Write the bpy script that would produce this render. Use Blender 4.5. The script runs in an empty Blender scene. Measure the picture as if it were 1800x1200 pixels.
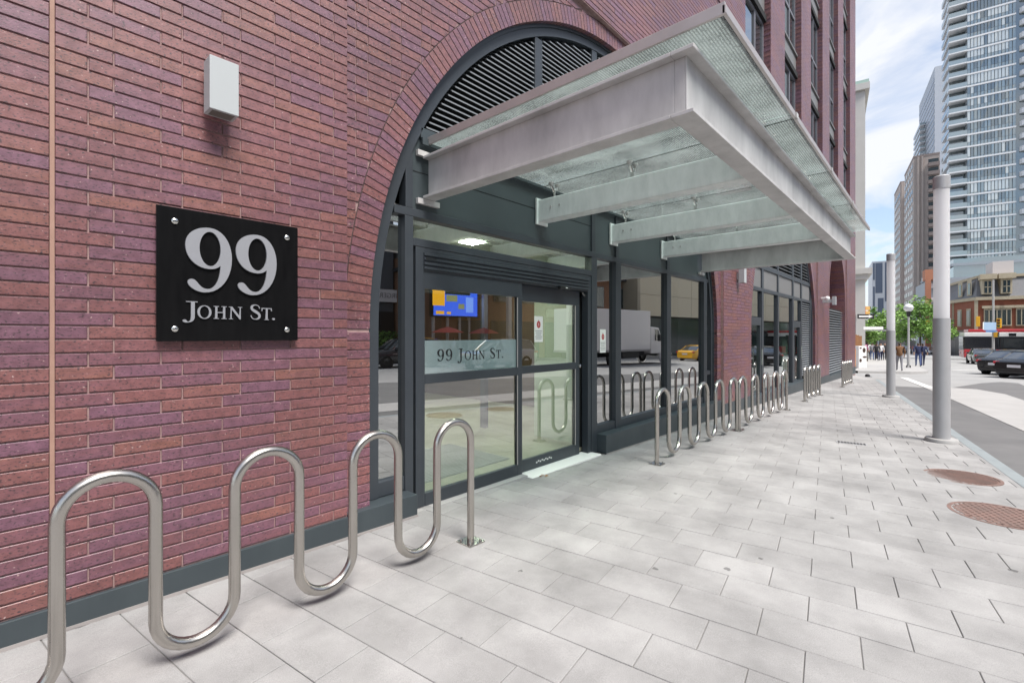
import bpy, bmesh, math, random
from math import sin, cos, pi, radians as R, sqrt, atan2, hypot
from mathutils import Vector, Matrix
random.seed(7)
SC = bpy.context.scene
COL = SC.collection

# ------------------------------------------------------------------ camera, sky, sun, exposure
CAM_Y, CAM_Z, YAW = -3.23, 1.5, 42.3608
cd = bpy.data.cameras.new('camera'); cam = bpy.data.objects.new('camera', cd); COL.objects.link(cam)
cam.location = (0, CAM_Y, CAM_Z); cam.rotation_euler = (R(90), 0, R(YAW - 90))
cd.sensor_width = 36; cd.lens = 36 * 823.8 / 1800; cd.shift_y = -11.07 / 1800
cd.clip_start = .05; cd.clip_end = 3000
SC.camera = cam
SUN_EL, SUN_AZ = 58, -100         # azimuth measured from +X towards +Y: over the street, a little behind the camera
W = bpy.data.worlds.new('World'); SC.world = W; W.use_nodes = True
nt = W.node_tree; N = nt.nodes; L = nt.links; N.clear()
wo = N.new('ShaderNodeOutputWorld'); bg = N.new('ShaderNodeBackground')
sky = N.new('ShaderNodeTexSky'); sky.sky_type = 'NISHITA'; sky.sun_disc = False
sky.sun_elevation = R(SUN_EL); sky.sun_rotation = R(90 - SUN_AZ)
sky.air_density = 1.0; sky.dust_density = 1.2; sky.ozone_density = 1.5
tc = N.new('ShaderNodeTexCoord'); sp = N.new('ShaderNodeSeparateXYZ'); L.new(tc.outputs['Generated'], sp.inputs[0])
zz = N.new('ShaderNodeMath'); zz.operation = 'ADD'; zz.inputs[1].default_value = .22; L.new(sp.outputs[2], zz.inputs[0])
zm = N.new('ShaderNodeMath'); zm.operation = 'MAXIMUM'; zm.inputs[1].default_value = .05; L.new(zz.outputs[0], zm.inputs[0])
dv = N.new('ShaderNodeVectorMath'); dv.operation = 'DIVIDE'; cx = N.new('ShaderNodeCombineXYZ')
for i in range(3): L.new(zm.outputs[0], cx.inputs[i])
L.new(tc.outputs['Generated'], dv.inputs[0]); L.new(cx.outputs[0], dv.inputs[1])
nz = N.new('ShaderNodeTexNoise'); nz.inputs['Scale'].default_value = 2.6; nz.inputs['Detail'].default_value = 7
nz.inputs['Roughness'].default_value = .55; nz.inputs['Distortion'].default_value = .5; L.new(dv.outputs[0], nz.inputs['Vector'])
cr = N.new('ShaderNodeValToRGB'); cr.color_ramp.elements[0].position = .40; cr.color_ramp.elements[1].position = .62
cr.color_ramp.elements[0].color = (.18, .18, .18, 1); cr.color_ramp.elements[1].color = (1, 1, 1, 1)
L.new(nz.outputs['Fac'], cr.inputs[0])
mx = N.new('ShaderNodeMixRGB'); mx.inputs[2].default_value = (4.5, 4.62, 4.9, 1)
L.new(cr.outputs[0], mx.inputs[0]); L.new(sky.outputs[0], mx.inputs[1])
L.new(mx.outputs[0], bg.inputs[0]); bg.inputs[1].default_value = .05; L.new(bg.outputs[0], wo.inputs[0])
sd = bpy.data.lights.new('sun', 'SUN'); so = bpy.data.objects.new('sun', sd); COL.objects.link(so)
sd.energy = 1.5; sd.angle = R(26); sd.color = (1, .955, .9)
sdir = Vector((cos(R(SUN_EL)) * cos(R(SUN_AZ)), cos(R(SUN_EL)) * sin(R(SUN_AZ)), sin(R(SUN_EL))))
so.rotation_euler = sdir.to_track_quat('Z', 'Y').to_euler(); so.location = (0, -20, 40)
SC.view_settings.view_transform = 'Standard'; SC.view_settings.look = 'None'
SC.view_settings.exposure = 2.1; SC.view_settings.gamma = 1
try: SC.view_settings.use_curve_mapping = False
except Exception: pass
SC.render.engine = 'CYCLES'
SC.cycles.max_bounces = 10; SC.cycles.transparent_max_bounces = 16; SC.cycles.glossy_bounces = 4; SC.cycles.diffuse_bounces = 4
SC.cycles.caustics_reflective = False; SC.cycles.caustics_refractive = False
SC.cycles.use_denoising = True

# ------------------------------------------------------------------ frames of reference
M_SLOPE = .0175
def g(x): return .03 - M_SLOPE * min(max(x, -30), 140)       # ground height along the street
KA = R(8.4); KC, KS = cos(KA), sin(KA)                        # the kerb runs 8.4 degrees off the facade
def K(u, v): return (u * KC - v * KS, u * KS + v * KC)        # kerb frame -> X, Y
CF, SF = cos(R(YAW)), sin(R(YAW))
def at(px, dep):                                              # photo column at a given depth -> X, Y
    r = (px - 900) / 823.8 * dep
    return (CF * dep + SF * r, CAM_Y + SF * dep - CF * r)
def zat(py, dep): return 1.5 + (588.93 - py) / 823.8 * dep
def gp(px, py):                                               # photo pixel on the ground -> X, Y
    k = (px - 900) / 823.8; a = CF + SF * k
    d = 1.47 / ((py - 588.93) / 823.8 - M_SLOPE * a)
    return at(px, d)

# ------------------------------------------------------------------ object helpers
def link(name, data, mat=None, parent=None, smooth=False):
    o = bpy.data.objects.new(name, data); COL.objects.link(o)
    if parent is not None: o.parent = parent
    return o
def tag(o, label=None, cat=None, group=None, kind=None):
    if label: o['label'] = label
    if cat: o['category'] = cat
    if group: o['group'] = group
    if kind: o['kind'] = kind
    return o
def thing(name, label, cat, loc=(0, 0, 0), rz=0, group=None):
    o = bpy.data.objects.new(name, None); COL.objects.link(o); o.empty_display_size = .1
    o.location = loc; o.rotation_euler = (0, 0, rz)
    return tag(o, label, cat, group)
def copy_tree(o, parent=None):
    c = o.copy(); COL.objects.link(c)
    if parent is not None: c.parent = parent
    for ch in list(o.children): copy_tree(ch, c)
    return c
def dup(o, loc, rz=None, label=None, group=None):
    c = copy_tree(o); c.location = loc
    if rz is not None: c.rotation_euler = (0, 0, rz)
    if label: c['label'] = label
    if group: c['group'] = group
    return c

class MB:
    def __init__(s): s.v = []; s.f = []; s.m = []; s.cm = 0
    def quad(s, *p):
        n = len(s.v); s.v += [tuple(q) for q in p]; s.f.append(tuple(range(n, n + len(p)))); s.m.append(s.cm); return s
    def box(s, x0, x1, y0, y1, z0, z1):
        n = len(s.v)
        s.v += [(x0, y0, z0), (x1, y0, z0), (x1, y1, z0), (x0, y1, z0), (x0, y0, z1), (x1, y0, z1), (x1, y1, z1), (x0, y1, z1)]
        for q in ((0, 3, 2, 1), (4, 5, 6, 7), (0, 1, 5, 4), (1, 2, 6, 5), (2, 3, 7, 6), (3, 0, 4, 7)):
            s.f.append(tuple(n + i for i in q)); s.m.append(s.cm)
        return s
    def obox(s, u0, u1, v0, v1, z0, z1, drape=False):         # box in the kerb frame
        n = len(s.v)
        for z in (z0, z1):
            for u, v in ((u0, v0), (u1, v0), (u1, v1), (u0, v1)):
                x, y = K(u, v); s.v.append((x, y, z + (g(x) if drape else 0)))
        for q in ((0, 3, 2, 1), (4, 5, 6, 7), (0, 1, 5, 4), (1, 2, 6, 5), (2, 3, 7, 6), (3, 0, 4, 7)):
            s.f.append(tuple(n + i for i in q)); s.m.append(s.cm)
        return s
    def prism(s, pts, a0, a1, axis='y'):                      # polygon extruded along an axis
        n = len(s.v); k = len(pts)
        def P(p, a):
            return (p[0], a, p[1]) if axis == 'y' else ((a, p[0], p[1]) if axis == 'x' else (p[0], p[1], a))
        s.v += [P(p, a0) for p in pts] + [P(p, a1) for p in pts]
        s.f.append(tuple(n + i for i in range(k))); s.f.append(tuple(n + k + i for i in reversed(range(k)))); s.m += [s.cm] * 2
        for i in range(k):
            j = (i + 1) % k; s.f.append((n + i, n + k + i, n + k + j, n + j)); s.m.append(s.cm)
        return s
    def tube(s, path, r, n=12, cap=True, closed=False):
        path = [Vector(p) for p in path]; rs = r if isinstance(r, (list, tuple)) else [r] * len(path)
        m = len(path); base = len(s.v); up = None
        for i, p in enumerate(path):
            t = (path[min(i + 1, m - 1)] - path[max(i - 1, 0)]).normalized()
            if up is None:
                up = Vector((0, 0, 1)) if abs(t.z) < .9 else Vector((0, 1, 0))
            a = (up - t * up.dot(t)).normalized(); b = t.cross(a); up = a
            for k in range(n):
                w = 2 * pi * k / n; s.v.append(tuple(p + a * cos(w) * rs[i] + b * sin(w) * rs[i]))
        for i in range(m - 1):
            for k in range(n):
                j = (k + 1) % n
                s.f.append((base + i * n + k, base + i * n + j, base + (i + 1) * n + j, base + (i + 1) * n + k)); s.m.append(s.cm)
        if cap:
            s.f.append(tuple(base + k for k in reversed(range(n)))); s.f.append(tuple(base + (m - 1) * n + k for k in range(n))); s.m += [s.cm] * 2
        return s
    def cyl(s, x, y, z0, z1, r, n=24, r1=None):
        return s.tube([(x, y, z0), (x, y, z1)], [r, r if r1 is None else r1], n)
    def lathe(s, prof, n=24, c=(0, 0, 0)):                    # profile of (r, z)
        base = len(s.v)
        for r, z in prof:
            for k in range(n):
                w = 2 * pi * k / n; s.v.append((c[0] + r * cos(w), c[1] + r * sin(w), c[2] + z))
        for i in range(len(prof) - 1):
            for k in range(n):
                j = (k + 1) % n
                s.f.append((base + i * n + k, base + i * n + j, base + (i + 1) * n + j, base + (i + 1) * n + k)); s.m.append(s.cm)
        return s
    def ball(s, c, r, n=16, sq=1.0):
        return s.lathe([(max(1e-4, r * sin(pi * i / 10)), -r * sq * cos(pi * i / 10)) for i in range(11)], n, c)
    def build(s, name, mat, parent=None, smooth=False, bevel=0, loc=None, attr=None):
        me = bpy.data.meshes.new(name); me.from_pydata(s.v, [], s.f)
        for m in (mat if isinstance(mat, (list, tuple)) else [mat]): me.materials.append(m)
        if isinstance(mat, (list, tuple)): me.polygons.foreach_set('material_index', s.m)
        if smooth:
            me.polygons.foreach_set('use_smooth', [True] * len(me.polygons))
        if attr:
            a = me.attributes.new('rnd', 'FLOAT', 'FACE'); a.data.foreach_set('value', attr)
        me.update()
        o = link(name, me, None, parent)
        if smooth:
            try: me.set_sharp_from_angle(angle=R(40))
            except Exception: pass
        if bevel:
            b = o.modifiers.new('bevel', 'BEVEL'); b.width = bevel; b.segments = 2; b.limit_method = 'ANGLE'; b.angle_limit = R(40)
        if loc: o.location = loc
        return o

# ------------------------------------------------------------------ materials
MATS = {}
def mat(name, col, rough=.6, metal=0, spec=.5, noise=None, bump=0, nscale=8, coords='pos', emit=None, coat=0, stretch=None):
    """noise = (amount, second colour) mottles the base colour; bump = fine relief"""
    m = bpy.data.materials.new(name); m.use_nodes = True; t = m.node_tree; b = t.nodes['Principled BSDF']
    b.inputs['Base Color'].default_value = (*col, 1); b.inputs['Roughness'].default_value = rough
    b.inputs['Metallic'].default_value = metal; b.inputs['Specular IOR Level'].default_value = spec
    if coat: b.inputs['Coat Weight'].default_value = coat; b.inputs['Coat Roughness'].default_value = .04
    if emit:
        b.inputs['Emission Color'].default_value = (*emit[0], 1); b.inputs['Emission Strength'].default_value = emit[1]
    if noise or bump:
        if coords == 'pos': src = t.nodes.new('ShaderNodeNewGeometry').outputs['Position']
        else: src = t.nodes.new('ShaderNodeTexCoord').outputs['Object']
        if stretch:
            mp = t.nodes.new('ShaderNodeMapping'); mp.inputs['Scale'].default_value = stretch
            t.links.new(src, mp.inputs[0]); src = mp.outputs[0]
        n = t.nodes.new('ShaderNodeTexNoise'); n.inputs['Scale'].default_value = nscale; n.inputs['Detail'].default_value = 6
        n.inputs['Roughness'].default_value = .65
        t.links.new(src, n.inputs['Vector'])
        if noise:
            rp = t.nodes.new('ShaderNodeValToRGB'); rp.color_ramp.elements[0].position = .5 - .25; rp.color_ramp.elements[1].position = .5 + .25
            rp.color_ramp.elements[0].color = (*col, 1); rp.color_ramp.elements[1].color = (*noise, 1)
            t.links.new(n.outputs['Fac'], rp.inputs[0]); t.links.new(rp.outputs[0], b.inputs['Base Color'])
        if bump:
            n2 = t.nodes.new('ShaderNodeTexNoise'); n2.inputs['Scale'].default_value = nscale * 12; n2.inputs['Detail'].default_value = 4
            t.links.new(src, n2.inputs['Vector'])
            bp = t.nodes.new('ShaderNodeBump'); bp.inputs['Strength'].default_value = bump; bp.inputs['Distance'].default_value = .002
            t.links.new(n2.outputs['Fac'], bp.inputs['Height']); t.links.new(bp.outputs[0], b.inputs['Normal'])
    MATS[name] = m
    return m

def nd(t, kind, **kw):
    n = t.nodes.new('ShaderNode' + kind)
    for k, v in kw.items():
        if k.startswith('i_'):
            key = k[2:]; n.inputs[int(key) if key.isdigit() else key.replace('_', ' ')].default_value = v
        else: setattr(n, k, v)
    return n

def brick_mat():
    m = bpy.data.materials.new('ironspot_brick'); m.use_nodes = True; t = m.node_tree; b = t.nodes['Principled BSDF']; l = t.links.new
    oi = nd(t, 'ObjectInfo'); at_ = nd(t, 'Attribute', attribute_name='rnd')
    add = nd(t, 'Math', operation='ADD'); l(oi.outputs['Random'], add.inputs[0]); l(at_.outputs['Fac'], add.inputs[1])
    fr = nd(t, 'Math', operation='FRACT'); l(add.outputs[0], fr.inputs[0])
    pos = nd(t, 'NewGeometry')
    # flashing: the tone drifts along each brick
    mp = nd(t, 'Mapping'); mp.inputs['Scale'].default_value = (1.4, 1, 9); l(pos.outputs['Position'], mp.inputs[0])
    n1 = nd(t, 'TexNoise', i_Scale=3.2, i_Detail=3.0); l(mp.outputs[0], n1.inputs['Vector'])
    s1 = nd(t, 'Math', operation='MULTIPLY_ADD'); s1.inputs[1].default_value = .55; s1.inputs[2].default_value = -.275; l(n1.outputs['Fac'], s1.inputs[0])
    a2 = nd(t, 'Math', operation='ADD', use_clamp=True); l(fr.outputs[0], a2.inputs[0]); l(s1.outputs[0], a2.inputs[1])
    rp = nd(t, 'ValToRGB'); e = rp.color_ramp.elements
    e[0].position = 0; e[0].color = (0.171, 0.077, 0.112, 1)
    e[1].position = 1; e[1].color = (0.218, 0.089, 0.07, 1)
    for p, c in ((.25, (.165, .070, .092, 1)), (.5, (.185, .074, .078, 1)), (.72, (0.201, 0.077, 0.073, 1)), (.9, (0.206, 0.085, 0.078, 1))):
        q = e.new(p); q.color = c
    l(a2.outputs[0], rp.inputs[0])
    # iron spots and pale flecks
    mp2 = nd(t, 'Mapping'); mp2.inputs['Scale'].default_value = (42, 42, 85); l(pos.outputs['Position'], mp2.inputs[0])
    n2 = nd(t, 'TexNoise', i_Scale=1.6, i_Detail=2.0); l(mp2.outputs[0], n2.inputs['Vector'])
    k2 = nd(t, 'MapRange'); k2.inputs[1].default_value = .56; k2.inputs[2].default_value = .66; l(n2.outputs['Fac'], k2.inputs[0])
    mk = nd(t, 'MixRGB'); mk.inputs[2].default_value = (.045, .024, .030, 1); l(k2.outputs[0], mk.inputs[0]); l(rp.outputs[0], mk.inputs[1])
    n3 = nd(t, 'TexNoise', i_Scale=70.0, i_Detail=1.0); l(pos.outputs['Position'], n3.inputs['Vector'])
    k3 = nd(t, 'MapRange'); k3.inputs[1].default_value = .70; k3.inputs[2].default_value = .76; l(n3.outputs['Fac'], k3.inputs[0])
    mw = nd(t, 'MixRGB'); mw.inputs[2].default_value = (.42, .30, .28, 1); l(k3.outputs[0], mw.inputs[0]); l(mk.outputs[0], mw.inputs[1])
    n5 = nd(t, 'TexNoise', i_Scale=22.0, i_Detail=5.0); l(pos.outputs['Position'], n5.inputs['Vector'])
    hs = nd(t, 'HueSaturation'); k5 = nd(t, 'MapRange'); k5.inputs[1].default_value = .3; k5.inputs[2].default_value = .7; k5.inputs[3].default_value = .78; k5.inputs[4].default_value = 1.16
    l(n5.outputs['Fac'], k5.inputs[0]); l(k5.outputs[0], hs.inputs['Value']); l(mw.outputs[0], hs.inputs['Color'])
    # broad weathering: rain wash and soot
    n6 = nd(t, 'TexNoise', i_Scale=.9, i_Detail=5.0, i_Roughness=.6); l(pos.outputs['Position'], n6.inputs['Vector'])
    k6 = nd(t, 'MapRange'); k6.inputs[1].default_value = .35; k6.inputs[2].default_value = .65; k6.inputs[3].default_value = .80; k6.inputs[4].default_value = 1.10; l(n6.outputs['Fac'], k6.inputs[0])
    sc6 = nd(t, 'VectorMath', operation='SCALE'); l(hs.outputs[0], sc6.inputs[0]); l(k6.outputs[0], sc6.inputs['Scale'])
    l(sc6.outputs[0], b.inputs['Base Color'])
    n4 = nd(t, 'TexNoise', i_Scale=160.0, i_Detail=3.0); l(pos.outputs['Position'], n4.inputs['Vector'])
    bp = nd(t, 'Bump'); bp.inputs['Strength'].default_value = .35; bp.inputs['Distance'].default_value = .0025
    l(n4.outputs['Fac'], bp.inputs['Height']); l(bp.outputs[0], b.inputs['Normal'])
    kr = nd(t, 'MapRange'); kr.inputs[3].default_value = .32; kr.inputs[4].default_value = .58; l(n5.outputs['Fac'], kr.inputs[0]); l(kr.outputs[0], b.inputs['Roughness'])
    b.inputs['Specular IOR Level'].default_value = .7; b.inputs['Coat Weight'].default_value = .5; b.inputs['Coat Roughness'].default_value = .44; b.inputs['Coat Tint'].default_value = (1, .96, 1, 1)
    return m
BRICK = brick_mat()

def glass_mat(name, tint, base_refl, transp, rough=.0, dark=None):
    """coated sheet glass: Fresnel mirror over tinted see-through"""
    m = bpy.data.materials.new(name); m.use_nodes = True; t = m.node_tree; t.nodes.clear(); l = t.links.new
    out = nd(t, 'OutputMaterial'); mixs = nd(t, 'MixShader'); gl = nd(t, 'BsdfGlossy'); gl.inputs['Roughness'].default_value = rough
    gl.inputs['Color'].default_value = (.93, .95, .95, 1)
    tr = nd(t, 'BsdfTransparent'); tr.inputs['Color'].default_value = (*tint, 1)
    body = tr.outputs[0]
    if dark is not None:
        df = nd(t, 'BsdfDiffuse'); df.inputs['Color'].default_value = (*dark, 1)
        ms = nd(t, 'MixShader'); ms.inputs[0].default_value = transp; l(df.outputs[0], ms.inputs[1]); l(tr.outputs[0], ms.inputs[2]); body = ms.outputs[0]
    fr = nd(t, 'Fresnel'); fr.inputs['IOR'].default_value = 1.52
    mr = nd(t, 'MapRange'); mr.inputs[3].default_value = base_refl; mr.inputs[4].default_value = 1.0
    l(fr.outputs[0], mr.inputs[0])
    ge = nd(t, 'NewGeometry'); iv = nd(t, 'Math', operation='SUBTRACT'); iv.inputs[0].default_value = 1; l(ge.outputs['Backfacing'], iv.inputs[1])
    mu = nd(t, 'Math', operation='MULTIPLY'); l(mr.outputs[0], mu.inputs[0]); l(iv.outputs[0], mu.inputs[1]); l(mu.outputs[0], mixs.inputs[0]); l(body, mixs.inputs[1]); l(gl.outputs[0], mixs.inputs[2]); l(mixs.outputs[0], out.inputs[0])
    return m
G_WIN = glass_mat('window_glass', (.42, .50, .50), .50, 1)
G_DOOR = glass_mat('door_glass', (.80, .91, .84), .36, 1)
G_FROST = glass_mat('frosted_film', (.5, .6, .6), .20, .35, 0, (.36, .46, .47))
G_FAR = glass_mat('far_glass', (.2, .25, .27), .12, .0, .02, (.03, .045, .05))
G_TOWER = glass_mat('tower_glass', (.2, .3, .3), .22, .0, .03, (.13, .18, .195))
G_TOWERL = glass_mat('tower_blind', (.2, .3, .3), .16, .0, .05, (.48, .52, .52))
G_TOWERD = glass_mat('tower_glass_dark', (.2, .3, .3), .20, .0, .03, (.045, .075, .085))
G_RAIL = glass_mat('balcony_glass', (.55, .66, .68), .14, .45, .02, (.40, .47, .48))

def frit_mat():
    m = bpy.data.materials.new('fritted_canopy_glass'); m.use_nodes = True; t = m.node_tree; t.nodes.clear(); l = t.links.new
    out = nd(t, 'OutputMaterial'); geo = nd(t, 'NewGeometry'); sx = nd(t, 'SeparateXYZ'); l(geo.outputs['Position'], sx.inputs[0])
    # printed lines running out from the wall, broken into dashes
    def saw(sock, sc):
        a = nd(t, 'Math', operation='MULTIPLY'); a.inputs[1].default_value = sc; l(sock, a.inputs[0])
        f = nd(t, 'Math', operation='FRACT'); l(a.outputs[0], f.inputs[0]); return f.outputs[0]
    fx = saw(sx.outputs[1], 1 / .017)
    lx = nd(t, 'Math', operation='LESS_THAN'); lx.inputs[1].default_value = .50; l(fx, lx.inputs[0])
    nn = nd(t, 'TexNoise', i_Scale=120.0, i_Detail=2.0); l(geo.outputs['Position'], nn.inputs['Vector'])
    gt = nd(t, 'MapRange'); gt.inputs[1].default_value = .40; gt.inputs[2].default_value = .50; l(nn.outputs['Fac'], gt.inputs[0])
    mu = nd(t, 'Math', operation='MULTIPLY'); l(lx.outputs[0], mu.inputs[0]); l(gt.outputs[0], mu.inputs[1])
    # dust lying on the glass
    nd2 = nd(t, 'TexNoise', i_Scale=2.2, i_Detail=6.0); l(geo.outputs['Position'], nd2.inputs['Vector'])
    du = nd(t, 'MapRange'); du.inputs[1].default_value = .35; du.inputs[2].default_value = .75; du.inputs[3].default_value = .14; du.inputs[4].default_value = .44; l(nd2.outputs['Fac'], du.inputs[0])
    mxx = nd(t, 'Math', operation='MULTIPLY_ADD', use_clamp=True); mxx.inputs[1].default_value = .20; l(mu.outputs[0], mxx.inputs[0]); l(du.outputs[0], mxx.inputs[2])
    tr = nd(t, 'BsdfTransparent'); tr.inputs['Color'].default_value = (.84, .93, .915, 1)
    tl = nd(t, 'BsdfTranslucent'); tl.inputs['Color'].default_value = (.80, .86, .855, 1)
    df = nd(t, 'BsdfDiffuse'); df.inputs['Color'].default_value = (.80, .86, .855, 1)
    m1 = nd(t, 'MixShader'); m1.inputs[0].default_value = .25; l(tl.outputs[0], m1.inputs[1]); l(df.outputs[0], m1.inputs[2])
    m2 = nd(t, 'MixShader'); l(mxx.outputs[0], m2.inputs[0]); l(tr.outputs[0], m2.inputs[1]); l(m1.outputs[0], m2.inputs[2])
    gl = nd(t, 'BsdfGlossy'); gl.inputs['Roughness'].default_value = .03; lw = nd(t, 'LayerWeight'); lw.inputs['Blend'].default_value = .25
    m3 = nd(t, 'MixShader'); l(lw.outputs['Fresnel'], m3.inputs[0]); l(m2.outputs[0], m3.inputs[1]); l(gl.outputs[0], m3.inputs[2]); l(m3.outputs[0], out.inputs[0])
    return m
G_FRIT = frit_mat()

def paving_mat():
    m = bpy.data.materials.new('concrete_paver'); m.use_nodes = True; t = m.node_tree; b = t.nodes['Principled BSDF']; l = t.links.new
    oi = nd(t, 'ObjectInfo'); at_ = nd(t, 'Attribute', attribute_name='rnd')
    add = nd(t, 'Math', operation='ADD'); l(oi.outputs['Random'], add.inputs[0]); l(at_.outputs['Fac'], add.inputs[1])
    fr = nd(t, 'Math', operation='FRACT'); l(add.outputs[0], fr.inputs[0])
    pos = nd(t, 'NewGeometry')
    n1 = nd(t, 'TexNoise', i_Scale=260.0, i_Detail=2.0); l(pos.outputs['Position'], n1.inputs['Vector'])
    n2 = nd(t, 'TexNoise', i_Scale=1.7, i_Detail=7.0, i_Roughness=.62); l(pos.outputs['Position'], n2.inputs['Vector'])
    v1 = nd(t, 'MapRange'); v1.inputs[1].default_value = .3; v1.inputs[2].default_value = .7; v1.inputs[3].default_value = .84; v1.inputs[4].default_value = 1.10; l(n1.outputs['Fac'], v1.inputs[0])
    v2 = nd(t, 'MapRange'); v2.inputs[1].default_value = .35; v2.inputs[2].default_value = .65; v2.inputs[3].default_value = .74; v2.inputs[4].default_value = 1.08; l(n2.outputs['Fac'], v2.inputs[0])
    v3 = nd(t, 'MapRange'); v3.inputs[3].default_value = .93; v3.inputs[4].default_value = 1.05; l(fr.outputs[0], v3.inputs[0])
    p1 = nd(t, 'Math', operation='MULTIPLY'); l(v1.outputs[0], p1.inputs[0]); l(v2.outputs[0], p1.inputs[1])
    p2 = nd(t, 'Math', operation='MULTIPLY'); l(p1.outputs[0], p2.inputs[0]); l(v3.outputs[0], p2.inputs[1])
    # gum spots and stains
    vo = nd(t, 'TexVoronoi', i_Scale=3.1); vo.inputs['Randomness'].default_value = 1; l(pos.outputs['Position'], vo.inputs['Vector'])
    nw = nd(t, 'TexNoise', i_Scale=55.0, i_Detail=3.0); l(pos.outputs['Position'], nw.inputs['Vector'])
    wd = nd(t, 'Math', operation='MULTIPLY_ADD'); wd.inputs[1].default_value = .085; l(nw.outputs['Fac'], wd.inputs[0]); l(vo.outputs['Distance'], wd.inputs[2])
    vs = nd(t, 'SeparateColor'); l(vo.outputs['Color'], vs.inputs[0])
    rad = nd(t, 'Math', operation='MULTIPLY'); rad.inputs[1].default_value = .125; l(vs.outputs[0], rad.inputs[0])
    lt = nd(t, 'Math', operation='LESS_THAN'); l(wd.outputs[0], lt.inputs[0]); l(rad.outputs[0], lt.inputs[1])
    gm = nd(t, 'MapRange'); gm.inputs[3].default_value = 1; gm.inputs[4].default_value = .5; l(lt.outputs[0], gm.inputs[0])
    p3 = nd(t, 'Math', operation='MULTIPLY'); l(p2.outputs[0], p3.inputs[0]); l(gm.outputs[0], p3.inputs[1])
    cm = nd(t, 'VectorMath', operation='SCALE'); cm.inputs[0].default_value = (.335, .330, .327); l(p3.outputs[0], cm.inputs['Scale'])
    l(cm.outputs[0], b.inputs['Base Color']); b.inputs['Roughness'].default_value = .85; b.inputs['Specular IOR Level'].default_value = .3
    bp = nd(t, 'Bump'); bp.inputs['Strength'].default_value = .5; bp.inputs['Distance'].default_value = .002; l(n1.outputs['Fac'], bp.inputs['Height']); l(bp.outputs[0], b.inputs['Normal'])
    return m
PAVER = paving_mat()

MORTAR = mat('mortar', (.40, .275, .265), .9, noise=(.24, .155, .15), nscale=14, bump=.4)
JOINTD = mat('dark_joint', (.045, .026, .026), .9)
SEALANT = mat('sealant', (.36, .22, .17), .7, noise=(.29, .17, .13), nscale=10)
FRAME = mat('frame_charcoal', (.034, .041, .050), .42, noise=(.040, .048, .057), nscale=5)
PANEL = mat('panel_charcoal', (.044, .057, .063), .38, noise=(.052, .066, .072), nscale=2)
PLINTH = mat('plinth_grey', (.036, .047, .055), .45, noise=(.052, .066, .073), nscale=3, bump=.2, stretch=(1, 1, .3))
LOUVRE = mat('louvre_grey', (.20, .215, .23), .45)
VOID = mat('void_black', (.006, .007, .008), .9)
STEEL = mat('weathered_steel', (.62, .61, .605), .5, metal=.1, noise=(.36, .355, .352), nscale=3.2, bump=.15, stretch=(1, 1, .35))
GALV = mat('galvanised_steel', (.82, .86, .85), .5, metal=.03, noise=(.62, .67, .66), nscale=12, bump=.15, stretch=(1, 1, .4))
STAIN = mat('brushed_stainless', (.54, .515, .48), .27, metal=1.0, noise=(.44, .42, .39), nscale=9, stretch=(1, 1, .25))
CHROME = mat('polished_steel', (.62, .62, .60), .16, metal=1)
TRIM = mat('trim_aluminium', (.50, .46, .45), .4, metal=.5, noise=(.42, .39, .38), nscale=4)
SIGNB = mat('sign_black', (.0025, .0025, .003), .3, spec=.25, noise=(.007, .007, .0075), nscale=7, stretch=(4, 4, .6))
SILVER = mat('letter_silver', (.36, .37, .40), .42, metal=.45)
LAMPG = mat('lamp_grey', (.40, .425, .435), .45)
LAMPD = mat('lamp_lens', (.14, .135, .12), .3)
GRANITE = mat('kerb_granite', (.27, .30, .31), .7, noise=(.21, .235, .245), nscale=5, bump=.3)
BED = mat('joint_sand', (.30, .29, .28), .95, noise=(.17, .165, .16), nscale=5)
ASPHALT = mat('worn_asphalt', (.105, .105, .108), .88, noise=(.165, .163, .163), nscale=.9, bump=.7)
ROADC = mat('concrete_road', (.26, .26, .258), .85, noise=(.33, .328, .325), nscale=.6, bump=.5)
CONC = mat('pale_concrete', (.40, .393, .385), .85, noise=(.33, .325, .32), nscale=1.5, bump=.5)
PAINT = mat('road_paint', (.78, .78, .76), .7, noise=(.62, .62, .6), nscale=6)
POLE = mat('pole_grey', (.42, .42, .43), .45, metal=.2, noise=(.37, .37, .38), nscale=3)
ACRYL = mat('pole_acrylic', (.86, .86, .87), .4)
_t = ACRYL.node_tree; _b = _t.nodes['Principled BSDF']; _tl = nd(_t, 'BsdfTranslucent'); _tl.inputs['Color'].default_value = (.92, .92, .93, 1); _ms = nd(_t, 'MixShader'); _ms.inputs[0].default_value = .5
_t.links.new(_b.outputs[0], _ms.inputs[1]); _t.links.new(_tl.outputs[0], _ms.inputs[2]); _t.links.new(_ms.outputs[0], _t.nodes['Material Output'].inputs[0])
RUST = mat('rusty_iron', (.15, .110, .097), .72, metal=.1, noise=(.25, .15, .125), nscale=9, bump=.6)
RUSTD = mat('iron_recess', (.045, .03, .026), .9)
INWALL = mat('lobby_wall', (.62, .66, .58), .7)
INFLOOR = mat('lobby_floor', (.42, .39, .30), .35, noise=(.36, .33, .25), nscale=2)
INCEIL = mat('lobby_ceiling', (.6, .6, .56), .8)
INWOOD = mat('lobby_wood', (.10, .055, .03), .5, noise=(.07, .04, .02), nscale=4, stretch=(6, 6, .5))
MATM = mat('entry_mat', (.30, .31, .31), .7)
MATD = mat('entry_mat_groove', (.09, .09, .09), .8)
LIGHT = mat('downlight_and_fill', (.9, .85, .75), .5, emit=((1, .94, .84), 70))
PAPER = mat('paper_white', (.78, .78, .76), .6)
INK = mat('ink_grey', (.22, .22, .23), .7)
INKR = mat('ink_red', (.42, .04, .04), .6)
BLACKT = mat('black_print', (.012, .014, .015), .4)
WHITE = mat('white_paint', (.78, .78, .77), .5)
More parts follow.
